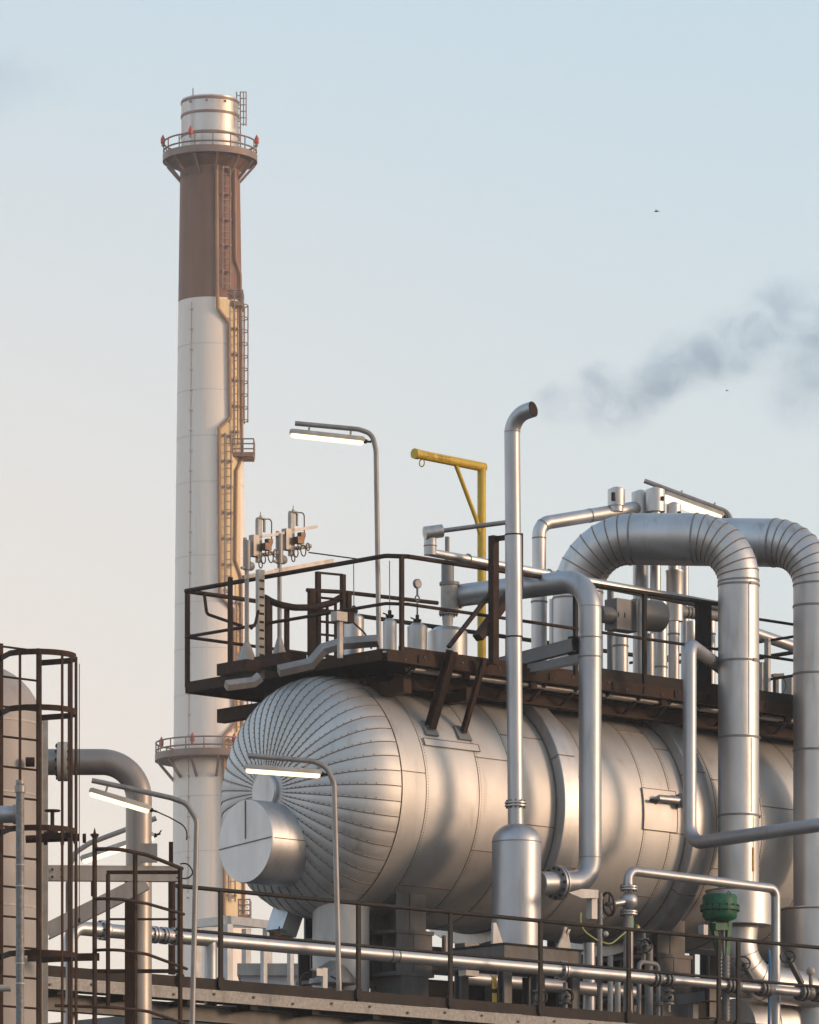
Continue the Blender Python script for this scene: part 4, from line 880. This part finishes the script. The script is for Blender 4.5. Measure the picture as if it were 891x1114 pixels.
# stands and upright pipes behind the walkway
def upright(px, y0, y1, hw, t_, label, m=PIPE): 
    return tag(MB().cyl(PT(px, y1, t_), PT(px, y0, t_), hw * PT(px, y1, t_).y / F, 20).build('upright_pipe', m), label, 'pipe', 'upright pipes behind the walkway')
upright(641, 1026, 1140, 6.8, .9, 'thick upright pipe under the vessel beside the transmitter post', PIPE)
upright(672, 1066, 1140, 3.2, 2.0, 'pale bluish upright pipe stub left of the globe valve column', LGREY); upright(664, 1040, 1140, 3, 1.5, 'slim upright pipe left of the globe valve column', LGREY)
upright(706, 1028, 1140, 4.5, 1.9, 'grey upright pipe right of the globe valve column', GREY)
upright(484, 1018, 1050, 3.4, .7, 'short bright pipe stub under the vessel left of the drum', LPOLE)
upright(196, 962, 1060, 4.5, 1.0, 'brown grey upright tube behind the curved guard rail', HOUS); upright(187, 960, 1060, 4, 1.4, 'dark upright tube behind the curved guard rail', RUST_GLOW)
t = thing('yellow_marker', PT(538, 1096, 2.4), 'small yellow marker bar between the grey legs under the drum', 'marker'); MB().beam(PT(538, 1096, 2.4), PT(538, 1062, 2.4), .05, .03, U).build('bar', mat('yellow_marker_paint', (.62, .42, .06), .5), t); MB().beam(PT(534, 1078, 2.45), PT(545, 1078, 2.45), .03, .05).build('cross_tab', DARK, t)
t = thing('steel_stand', PT(730, 1150, -3.5), 'dark steel stand seen against the sky under the vessel left of the green actuator', 'frame')
for px, w_ in ((708, .10), (722, .05), (753, .06)): MB().beam(PT(px, 1150, -3.5), PT(px, 1020, -3.5), w_, .06, U).build('post', DARK, t)
for y in (1052, 1066, 1078): MB().cyl(PT(708, y, -3.5), PT(753, y + 4, -3.5), .014, 6).build('crossbar', DARK, t)
t = thing('box_girder', PT(750, 1090, 2.2), 'grey box girder on stub posts under the bottom right pipe', 'support'); MB().beam(PT(735, 1088, 2.4), PT(766, 1084, 2.6), .12, .13).build('girder', DGREY, t); MB().beam(PT(754, 1120, 2.4), PT(754, 1093, 2.4), .1, .1, U).build('post', GREY, t)
t = thing('junction_box', PT(345, 1096, 3.4), 'small electrical box with looping conduits at the foot of the dome lamp', 'box'); q = lambda x, y: PT(x, y, 3.75)
MB().beam(q(353, 1094), q(353, 1053), .075, .03, U).build('stand', LGREY, t); MB().obox(q(345, 1058), U, W, Z, .05, .05, .045).build('box', LGREY, t); MB().obox(q(339, 1060), U, W, Z, .03, .04, .045).build('switch', DARK, t)
MB().tube(bez([q(336, 1058), q(326, 1060), q(327, 1082), q(345, 1088)], .12, 6), .012, 8).build('conduit', DARK, t); MB().tube(bez([q(360, 1062), q(372, 1068), q(373, 1088)], .1, 6), .012, 8).build('conduit', DARK, t); MB().obox(q(378, 1084), U, W, Z, .06, .05, .06).build('terminal_box', GREY, t)
t = thing('hanger_clamp', PT(299, 1018, 3.0), 'small dark hanging clamp under the box nozzle of the dome', 'fitting'); MB().cyl(PT(304, 1008, .3), PT(302, 1018, .3), .012, 6).build('rod', DARK, t); MB().obox(PT(299, 1017, .3), U, W, Z, .05, .05, .04).build('clamp', RUST_GLOW, t); MB().tube([PT(299, 1018, .3), PT(316, 1019, .3)], .018, 8).build('arm', RUST_GLOW, t)

t = thing('pipe_rack', PT(560, 1150, -1.5), 'dark steel frame with cross members behind the saddles under the vessel', 'frame')
for px in (414, 528, 606, 690, 772, 842): MB().ibeam(PT(px, 1170, -1.4), PT(px, 1020, -1.4), .2, .2, .02, .014, U).build('column', DGREY, t)
MB().ibeam(PT(404, 1072, -1.35), PT(900, 1108, -1.35), .16, .26).build('cross_beam', DARK, t); MB().beam(PT(404, 1030, -1.55), PT(700, 1052, -1.55), .1, .12).build('cross_beam', DGREY, t)
pipe('rear_pipe', 'upper dark grey pipe crossing behind the saddles under the vessel', 'pipe', [PT(404, 1048, -1.7), PT(920, 1088, -1.7)], 7.5 * 73 / F, 0, GREY, 18, bands=(.6, 2.5), bandm=DARK, group='pipes under the vessel')
pipe('rear_pipe', 'grey pipe crossing between the legs below the drum frame', 'pipe', [PT(500, 1063, 1.0), PT(690, 1080, 1.0)], 7.5 * 71 / F, 0, PIPE, 18, bands=(.5, 1.4), bandm=GREY, group='pipes under the vessel')
pipe('rear_pipe', 'thin pipe low between the round pedestal and the left saddle', 'pipe', [PT(404, 1082, .9), PT(520, 1092, .9)], 2.6 * 70 / F, 0, GREY, 12, group='pipes under the vessel')
tag(MB().obox(PT(508, 1040, .6), U, W, Z, .13, .1, .16).build('switch_box', GREY), 'small dark box between the left saddle and the drum frame', 'box')
t = thing('bypass_pipe', PT(712, 1110, 2.4), 'small grey bypass pipe loop with flange below the globe valve pipe', 'pipe')
MB().tube(bez([PT(695, 1120, 2.4), PT(695, 1046, 2.4), PT(716, 1049, 2.4), PT(716, 1120, 2.4)], .08, 6), .032, 12).build('pipe_run', GREY, t); flange_pair(t, PT(716, 1092, 2.4), Z, .07, .016, .005, 6, GALV)

# ------------------------------------------------------------------ left foreground: tank, caged ladder, elbow pipe, guard
TD = 56.5; tk_ = TD / F
tc_ = P(-26, 1114, TD); tr = 72 * tk_; ty = lambda y: CZ + (YH - y) * TD / F
t = thing('storage_tank', V((tc_.x, TD, ty(1300))), 'pale upright tank with domed top at the left edge behind the caged ladder', 'tank')
prof = [(tr, ty(1300)), (tr, ty(790))] + [(tr * math.cos(a), ty(790) + (ty(722) - ty(790)) * math.sin(a)) for a in [PI / 2 * i / 10 for i in range(1, 10)]] + [(.03, ty(722))]
b = MB().lathe(V((tc_.x, TD, 0)), Z, prof, 64).build('tank_body', TANK, t)
for y in (790, 868, 990): band(MB(), V((tc_.x, TD, ty(y))), Z, tr, .01, .005, 64).build('weld_seam', HOUS, b)
for an in (-.3, -.9): MB().ibeam(V((tc_.x + tr * .8 * math.cos(an), TD + tr * .8 * math.sin(an), 0)), V((tc_.x + tr * .8 * math.cos(an), TD + tr * .8 * math.sin(an), ty(1299))), .2, .2, .02, .015, U).build('leg', GREY, t)
LD = 53.2; lk = LD / F
p1 = P(0.5, 900, LD); p2 = p1 + U * (39.5 * lk / math.sin(TH)); zy = lambda y: CZ + (YH - y) * LD / F
A1 = lambda y: V((p1.x, p1.y, zy(y))); A2 = lambda y: V((p2.x, p2.y, zy(y)))
t = thing('caged_ladder', A1(1180), 'rusty brown ladder with hooped safety cage at the left edge', 'ladder')
for A_ in (A1, A2): MB().beam(A_(1180), A_(700), .05, .026, U).build('rail', RUST_GLOW, t)
y = 703
while y < 1170: MB().cyl(A1(y), A2(y), .011, 8).build('rung', RUST_GLOW, t); y += 32.6
mid = (p1 + p2) / 2; hw_ = (p2 - p1).length / 2; rch = .36
def hp(a, z): 
    x = -math.cos(a) * max(hw_, rch) if False else -math.cos(a) * rch; return V((mid.x, mid.y, z)) + U * x * (1 if abs(x) else 1) + W * (.30 + .36 * math.sin(a))
def hoop_pts(z): return [V((p1.x, p1.y, z))] + [hp(PI * i / 16, z) for i in range(17)] + [V((p2.x, p2.y, z))]
for y in (716, 776, 906, 1041):
    pts = hoop_pts(zy(y)); MB().face_ring([[p + Z * .028 - 0 * W, p - Z * .028, p - Z * .028 + (V((mid.x, mid.y, p.z)) + W * .3 - p).normalized() * .009, p + Z * .028 + (V((mid.x, mid.y, p.z)) + W * .3 - p).normalized() * .009] for p in pts], True).build('hoop', RUST_GLOW, t)
for a in (.12, .5, .84, .99, .62, .30, .75):
    q_ = hp(PI * a, 0); MB().beam(V((q_.x, q_.y, zy(1180))), V((q_.x, q_.y, zy(716))), .026, .01, U).build('strap', RUST_GLOW, t)
t = thing('thin_rope', P(86, 900, 53.4), 'thin wire hanging straight down beside the ladder cage', 'wire'); MB().cyl(P(86.3, 1000, 53.4), P(86.3, 722, 53.4), .004, 5).build('wire', DARK, t); MB().cyl(P(86.3, 1004, 53.4), P(86.3, 999, 53.4), .012, 8).build('wire_end', DARK, t)
k = 59 / F
t = thing('elbow_pipe', P(151, 1150, 59), 'large grey elbow pipe bending down from a bolted flange at left', 'pipe')
MB().tube(bez([P(10, 829, 59), P(151, 829, 59), P(151, 1170, 59)], 40 * k, 14), 14.2 * k, 32).build('pipe_run', mat('dull_grey_pipe', (.33, .29, .265), .42, .5, (.25, .215, .195), 3, (1, 1, .4), .05, 8), t)
flange_pair(t, P(68.5, 828.5, 59), V((1, 0, 0)), 21.5 * k, .045, .008, 12, HOUS)
tag(MB().tube([P(28, 829, 56), P(37.5, 829, 56)], 5 * k, 12).build('pipe_stub', RUST_GLOW), 'short brown pipe stub seen through the ladder cage beside the tank', 'pipe')
t = thing('bracket_frame', P(128, 1010, 58), 'pale steel bracket beam with diagonal brace around the large elbow pipe', 'bracket')
bm_ = MB().channel(P(51, 950, 58), P(196, 951, 58.4), .10, 16.5 * k, V((0, -1, 0))).build('beam', LPOLE, t); MB().channel(P(50, 1014, 58), P(158, 960, 58.3), .10, 17 * k, V((0, -1, 0))).build('brace', LPOLE, t)
for x, y in ((57, 946), (67, 946), (57, 954), (67, 954)): MB().lathe(P(x, y, 57.94), V((0, -1, 0)), [(.014, 0), (.014, .02)], 8).build('bolt', BOLT, bm_)
MB().beam(P(141, 1170, 58.7), P(141, 960, 58.7), 10 * k, .1, V((1, 0, 0))).build('column', RUST_GLOW, t); MB().obox(P(162, 928, 58.2), V((1, 0, 0)), V((0, 1, 0)), Z, 9 * k, .03, 10 * k).build('plate', LPOLE, t); MB().beam(P(186, 940, 58.3), P(186, 916, 58.3), 4.5 * k, .05, V((1, 0, 0))).build('stub_post', RUST_GLOW, t); MB().beam(P(74, 1040, 58.6), P(74, 960, 58.6), 5 * k, .04, V((1, 0, 0))).build('hanger', LPOLE, t)
MB().beam(P(101, 975, 58.7), P(101, 958, 58.7), 4 * k, .04, V((1, 0, 0))).build('hanger', RUST_GLOW, t)
t = thing('curved_guard', P(150, 1114, 56), 'brown curved guard rail with a square gate frame at lower left', 'railing')
def grail(y0, pts, r): MB().tube(bez([PZ(x, y, P(103, y0, 55).z) for x, y in pts], .5, 8), r, 10).build('rail', RUST_GLOW, t)
grail(924, [(103, 924), (124, 922.5), (160, 930), (198, 945)], .020); grail(978, [(103, 978), (124, 977), (160, 983), (200, 994.5)], .016); grail(1034, [(103, 1034), (120, 1032), (160, 1038), (203, 1054)], .016); grail(1097, [(60, 1094), (124, 1096), (160, 1100), (203, 1114)], .016)
for x, y, D_ in ((103, 912, 55), (147, 928, 55.6), (196, 944, 56.6)):
    pq = MB().beam(P(x, 1170, D_), P(x, y, D_), .034, .034, U).build('post', RUST_GLOW, t)
MB().lathe(P(103, 913, 55), Z, [(.022, 0), (.022, .01), (.045, .04), (.045, .05), (.015, .06), (.004, .11)], 10).build('finial', RUST_GLOW, t)
gq = lambda x, y: P(x, y, 57.2)
mb = MB(); mb.beam(gq(116, 949), gq(194, 949), .03, .036); mb.beam(gq(117.5, 1096), gq(117.5, 950.8), .034, .03, U); mb.beam(gq(119.3, 1000), gq(192, 1000), .02, .022); mb.beam(gq(100, 1056.5), gq(194, 1056.5), .03, .04); mb.build('gate_frame', RUST_GLOW, t)
MB().tube(bez([gq(196, 940), gq(204, 938), gq(211, 950), gq(204, 956), gq(192, 955)], .08), .008, 6).build('latch_cable', DARK, t)
tag(MB().beam(P(30, 1042, 56), P(108, 1041, 56), .1, .07).build('landing_beam', RUST_GLOW), 'brown landing beam crossing behind the ladder cage at lower left', 'beam')
tag(MB().ibeam(P(49, 1200, 57.6), P(49, 780, 57.6), .06, .05, .008, .006, V((1, 0, 0))).build('tank_bracket_post', HOUS), 'slim upright post between the tank wall and the big elbow flange', 'post')
t = thing('vent_post', P(22.3, 1150, 51), 'pale grey capped post pipe in front of the tank at the left edge', 'post'); k = 51 / F
pp = MB().cyl(P(21.8, 1180, 51), P(21.8, 858, 51), 4.6 * k, 18).build('pipe', GALV, t); MB().lathe(P(21.8, 862, 51), Z, [(6 * k, 0), (6 * k, 7 * k), (4 * k, 9 * k), (4.8 * k, 9 * k), (4.8 * k, 13 * k)], 18).build('cap', LPOLE, t)
for y in (941, 964, 1048, 1070): band(MB(), P(21.8, y, 51), Z, 4.6 * k, .006, .005, 18).build('clip_collar', LGREY, pp)
t = thing('side_pipe', P(8, 888, 51.3), 'stub of thick grey pipe entering from the left edge beside the capped post', 'pipe'); MB().cyl(P(-40, 886, 51.3), P(16, 886, 51.3), 9.5 * k, 24).build('pipe_run', PIPE, t); MB().cyl(P(14.5, 886, 51.3), P(19, 886, 51.3), 11 * k, 24).build('end_ring', LPOLE, t)
tag(MB().cyl(P(-40, 1075, 51.5), P(12, 1075, 51.5), 3.8 * k, 14).build('side_pipe', HOUS), 'thin brownish pipe stub entering from the left edge near the bottom', 'pipe')
t = thing('hand_valve', P(58, 918, 54.5), 'rusty hand valve with small wheel in front of the ladder cage', 'valve'); k = 54.5 / F; q = lambda x, y: P(x, y, 54.5)
MB().cyl(q(28, 913), q(86, 911), 4.2 * k, 14).build('pipe', RUST_GLOW, t); MB().cyl(q(57, 912), q(57, 882), 2.3 * k, 10).build('stem', RUST_GLOW, t); handwheel(t, q(57, 882), Z, 8 * k, RUST_GLOW); MB().ball(q(57, 906), 6.5 * k, 14).build('valve_body', RUST_GLOW, t)
for x, r_ in ((48, 7.5), (66, 7.5), (80, 6), (90, 5.2)): MB().lathe(q(x, 912), V((1, 0, 0)), [(r_ * k, 0), (r_ * k, 3.5 * k)], 16).build('flange', RUST_GLOW, t)

# ------------------------------------------------------------------ far things
t = thing('distant_shed', P(308, 1660, 210), 'bluish low shed with grey roof seen far behind under the walkway pipe', 'building')
def wbox(x0, x1, y0, y1, D_, dep): a, b = P(x0, y1, D_), P(x1, y0, D_); return (a + b) / 2 + V((0, dep, 0)), (b.x - a.x) / 2, dep, (b.z - a.z) / 2
c, a, d, h = wbox(262, 352, 1062, 1500, 210, 4); MB().obox(c, V((1, 0, 0)), V((0, 1, 0)), Z, a, d, h).build('wall', mat('pale_blue_cladding', (.42, .47, .58), .6, 0, (.36, .41, .52), .4), t)
c, a, d, h = wbox(258, 356, 1048, 1061, 209.6, 4.6); MB().obox(c, V((1, 0, 0)), V((0, 1, 0)), Z, a, d, h).build('roof', CONC, t)
for px in (287, 316, 338): MB().beam(P(px, 1500, 209.4), P(px, 1034, 209.4), .18, .2).build('post', LGREY, t)
def bird(px, py, D_, s, label):
    c = P(px, py, D_); mb = MB()
    b = MB().lathe(c - V((.22, .05, 0)) * s, V((1, .2, .05)), [(.01, 0), (.05 * s, .08 * s), (.07 * s, .2 * s), (.05 * s, .34 * s), (.03 * s, .42 * s), (.005, .48 * s)], 10); 
    for sg in (-1, 1):
        n0 = len(b.v); w_ = [c + V((.02, 0, .03)) * s, c + V((-.06, .3 * sg, .12)) * s, c + V((-.14, .62 * sg, .04)) * s, c + V((-.10, .3 * sg, .08)) * s, c + V((-.12, 0, .02)) * s]
        b.face_ring([w_, [p - Z * .015 * s for p in w_]], True)
    o = b.build('bird', BIRD, None); return tag(o, label, 'bird')
bird(714.5, 230, 150, .30, 'tiny dark bird flying high in the clear sky'); bird(791, 425, 190, .22, 'even smaller bird flying just below the smoke plume')
def smoke(name, box, D_, half, dens, label, seed, blobs, thr=.40, scale=.24):
    a, b = P(box[0], box[3], D_), P(box[2], box[1], D_); ctr = (a + b) / 2
    o = MB().obox(ctr, V((1, 0, 0)), V((0, 1, 0)), Z, (b.x - a.x) / 2, half, (b.z - a.z) / 2).build(name, GROUND, None, False)
    base = V(o['_b'])
    m = bpy.data.materials.new(name); m.use_nodes = True; nt = m.node_tree; N = nt.nodes; Lk = nt.links; N.clear()
    ou = N.new('ShaderNodeOutputMaterial'); pv_ = N.new('ShaderNodeVolumePrincipled'); Lk.new(pv_.outputs[0], ou.inputs['Volume'])
    pv_.inputs['Color'].default_value = (.36, .62, .95, 1); pv_.inputs['Anisotropy'].default_value = .1
    tc = N.new('ShaderNodeTexCoord')
    def mth(op, x, y=None, z=None):
        n_ = N.new('ShaderNodeMath'); n_.operation = op
        for i, v_ in enumerate((x, y, z)):
            if v_ is None: continue
            if isinstance(v_, (int, float)): n_.inputs[i].default_value = v_
            else: Lk.new(v_, n_.inputs[i])
        return n_.outputs[0]
    mp = N.new('ShaderNodeMapping'); mp.inputs['Location'].default_value = (seed, seed * 2, 0); Lk.new(tc.outputs['Object'], mp.inputs[0])
    nz = N.new('ShaderNodeTexNoise'); nz.inputs['Scale'].default_value = scale; nz.inputs['Detail'].default_value = 8; nz.inputs['Roughness'].default_value = .62; nz.inputs['Distortion'].default_value = .9; Lk.new(mp.outputs[0], nz.inputs['Vector'])
    total = None
    for x, y, r, w_ in blobs:                                    # each puff: soft ball of smoke
        d_ = N.new('ShaderNodeVectorMath'); d_.operation = 'DISTANCE'; Lk.new(tc.outputs['Object'], d_.inputs[0]); d_.inputs[1].default_value = P(x, y, D_) - base
        q = mth('DIVIDE', d_.outputs['Value'], r * D_ / F); q = mth('MAXIMUM', mth('MULTIPLY_ADD', mth('MULTIPLY', q, q), -1.0, 1.0), 0.0); q = mth('MULTIPLY', q, w_)
        total = q if total is None else mth('ADD', total, q)
    nn = mth('MAXIMUM', mth('SUBTRACT', nz.outputs['Fac'], thr), 0.0)
    Lk.new(mth('MULTIPLY', mth('MULTIPLY', nn, mth('MINIMUM', total, 1.3)), dens), pv_.inputs['Density'])
    o.data.materials.clear(); o.data.materials.append(m); tag(o, label, 'smoke'); o['kind'] = 'stuff'; return o
smoke('smoke_plume', (570, 290, 1010, 490), 400, 4.5, .78, 'blue grey smoke plume drifting up to the right across the sky', 5.2,
      [(594, 441, 24, .8), (612, 437, 30, .9), (634, 430, 34, .9), (652, 418, 30, .9), (684, 440, 38, 1), (662, 446, 36, .7), (706, 424, 36, .7), (740, 394, 42, .9), (720, 408, 36, .8), (765, 388, 40, .7), (790, 378, 46, 1), (822, 372, 46, .8), (846, 340, 46, .8), (880, 336, 44, .7), (890, 386, 48, .9), (874, 430, 50, .45), (925, 350, 60, .9), (960, 330, 60, .8)], .385, .34)
smoke('smoke_plume', (-90, 40, 110, 150), 400, 3.5, .3, 'faint grey smoke wisp at the top left of the sky', 11.3, [(-30, 90, 60, 1), (20, 85, 44, .8), (60, 82, 36, .6)], .40)

# ------------------------------------------------------------------ evening haze round the whole plant
hb = MB().obox(V((0, 165, 48)), V((1, 0, 0)), V((0, 1, 0)), Z, 150, 175, 50).build('haze', GROUND, None, False)
hm = bpy.data.materials.new('evening_haze'); hm.use_nodes = True; nt = hm.node_tree; nt.nodes.clear()
ho = nt.nodes.new('ShaderNodeOutputMaterial'); hv = nt.nodes.new('ShaderNodeVolumePrincipled'); nt.links.new(hv.outputs[0], ho.inputs['Volume'])
hv.inputs['Color'].default_value = (.97, .93, .90, 1); hv.inputs['Density'].default_value = .0005; hv.inputs['Anisotropy'].default_value = .2
hb.data.materials.clear(); hb.data.materials.append(hm); tag(hb, 'thin pale evening haze around the whole plant', 'haze'); hb['kind'] = 'stuff'

# ------------------------------------------------------------------ stand everything on the platform deck
def family(o): return ([o] if o.type == 'MESH' else []) + [m for c in o.children for m in family(c)]
for o in list(bpy.data.objects):
    if o.parent is not None or 'label' not in o: continue
    n_ = o.name.split('.')[0]
    if n_ not in ('cable_drum_valve', 'davit_crane', 'elbow_pipe', 'junction_box', 'level_instrument', 'nozzle_cover', 'pipe_bracket', 'pipe_stand', 'relief_valve', 'tube_lamp', 'upright_pipe'): continue
    lows = [(min(v.co.z for v in m.data.vertices) + m['_b'][2], m) for m in family(o)]
    z0, m = min(lows, key=lambda q: q[0]); s, t = st(V(o['_b']))
    goal = zd + (.158 if n_ == 'level_instrument' else .02)
    if not (-1 < s < 9.5 and -3 < t < 2 and goal + .02 < z0 < zd + .95): continue
    for v in m.data.vertices:
        if v.co.z + m['_b'][2] < z0 + .012: v.co.z = goal - m['_b'][2]
    m.data.update(); sh = goal - z0
    if o.type == 'EMPTY':                                        # the empty goes down to the new base, its parts stay where they are
        o.location.z += sh
        for c in o.children: c.location.z -= sh

# ------------------------------------------------------------------ camera, light, sky
cam = bpy.data.cameras.new('camera'); co = bpy.data.objects.new('camera', cam); col.objects.link(co)
co.location = (0, 0, CZ); co.rotation_euler = (PI / 2, 0, 0); cam.sensor_fit = 'VERTICAL'; cam.sensor_height = 36; cam.lens = 36 * F / 1114
cam.shift_y = (YH - 557) / 1114; cam.clip_end = 20000; cam.clip_start = 1; sc.camera = co
HAZE_K = 2.62
SE, SAZ = math.radians(9), math.radians(104)                     # sun elevation; azimuth clockwise from +Y
sd = V((math.sin(SAZ) * math.cos(SE), math.cos(SAZ) * math.cos(SE), math.sin(SE)))
sl = bpy.data.lights.new('sun', 'SUN'); sl.energy = .66; sl.angle = math.radians(11); sl.color = (1, .67, .46)
so = bpy.data.objects.new('sun', sl); col.objects.link(so); so.rotation_euler = (-sd).to_track_quat('-Z', 'Y').to_euler(); so.location = (200, 0, 100)
w = bpy.data.worlds.new('World'); sc.world = w; w.use_nodes = True; nt = w.node_tree; N = nt.nodes; N.clear(); Lk = nt.links
out = N.new('ShaderNodeOutputWorld'); bg = N.new('ShaderNodeBackground'); Lk.new(bg.outputs[0], out.inputs[0])
sky = N.new('ShaderNodeTexSky'); sky.sky_type = 'NISHITA'; sky.sun_disc = False; sky.sun_elevation = SE; sky.sun_rotation = SAZ
sky.air_density = 1.0; sky.dust_density = 2.0; sky.ozone_density = 1.0
# thin evening haze in the sky itself: paler and warmer towards the horizon and towards the left
tc = N.new('ShaderNodeTexCoord'); sx = N.new('ShaderNodeSeparateXYZ'); Lk.new(tc.outputs['Generated'], sx.inputs[0])
def mapr(src, a, b, c=0.0, d=1.0):
    m = N.new('ShaderNodeMapRange'); m.interpolation_type = 'SMOOTHSTEP'
    for i, v in zip(('From Min', 'From Max', 'To Min', 'To Max'), (a, b, c, d)): m.inputs[i].default_value = v
    Lk.new(src, m.inputs['Value']); return m.outputs[0]
ramp = N.new('ShaderNodeValToRGB'); el = ramp.color_ramp.elements
el[0].position = 0.0; el[0].color = (.70, .66, .62, 1); el[1].position = 1.0; el[1].color = (.26, .38, .52, 1)
for p, c in ((.10, (.71, .69, .67)), (.18, (.69, .73, .745)), (.27, (.565, .70, .785)), (.5, (.42, .56, .70))):
    e = ramp.color_ramp.elements.new(p); e.color = (*c, 1)
Lk.new(sx.outputs[2], ramp.inputs[0])
warm = N.new('ShaderNodeMix'); warm.data_type = 'RGBA'; warm.inputs['B'].default_value = (.91, .75, .66, 1)
ml = N.new('ShaderNodeMath'); ml.operation = 'MULTIPLY'; Lk.new(mapr(sx.outputs[0], .08, -.10), ml.inputs[0]); Lk.new(mapr(sx.outputs[2], .30, .08), ml.inputs[1])
Lk.new(ml.outputs[0], warm.inputs['Factor']); Lk.new(ramp.outputs[0], warm.inputs['A'])
glow = N.new('ShaderNodeVectorMath'); glow.operation = 'DOT_PRODUCT'; glow.inputs[1].default_value = sd; Lk.new(tc.outputs['Generated'], glow.inputs[0])
wm2 = N.new('ShaderNodeMix'); wm2.data_type = 'RGBA'; wm2.inputs['B'].default_value = (1.15, 1.0, .88, 1)
Lk.new(mapr(glow.outputs['Value'], .6, 1.0), wm2.inputs['Factor']); Lk.new(warm.outputs['Result'], wm2.inputs['A'])
hz_ = N.new('ShaderNodeVectorMath'); hz_.operation = 'SCALE'; hz_.inputs['Scale'].default_value = HAZE_K; lf = N.new('ShaderNodeVectorMath'); lf.operation = 'SCALE'; Lk.new(wm2.outputs['Result'], lf.inputs[0]); Lk.new(mapr(sx.outputs[0], -.12, -.7, 1.0, 1.4), lf.inputs['Scale']); Lk.new(lf.outputs[0], hz_.inputs[0])  # sky left of the view brightened, added to light the chimney's left side
mx = N.new('ShaderNodeMix'); mx.data_type = 'RGBA'; mx.inputs['Factor'].default_value = .85; Lk.new(sky.outputs[0], mx.inputs['A']); Lk.new(hz_.outputs[0], mx.inputs['B'])
Lk.new(mx.outputs['Result'], bg.inputs['Color']); bg.inputs['Strength'].default_value = .15
sc.view_settings.view_transform = 'Standard'; sc.view_settings.look = 'None'; sc.view_settings.exposure = 1.45; sc.view_settings.gamma = 1; sc.view_settings.use_curve_mapping = False
sc.render.engine = 'CYCLES'
for o in list(bpy.data.objects):
    if '_b' in o: del o['_b']
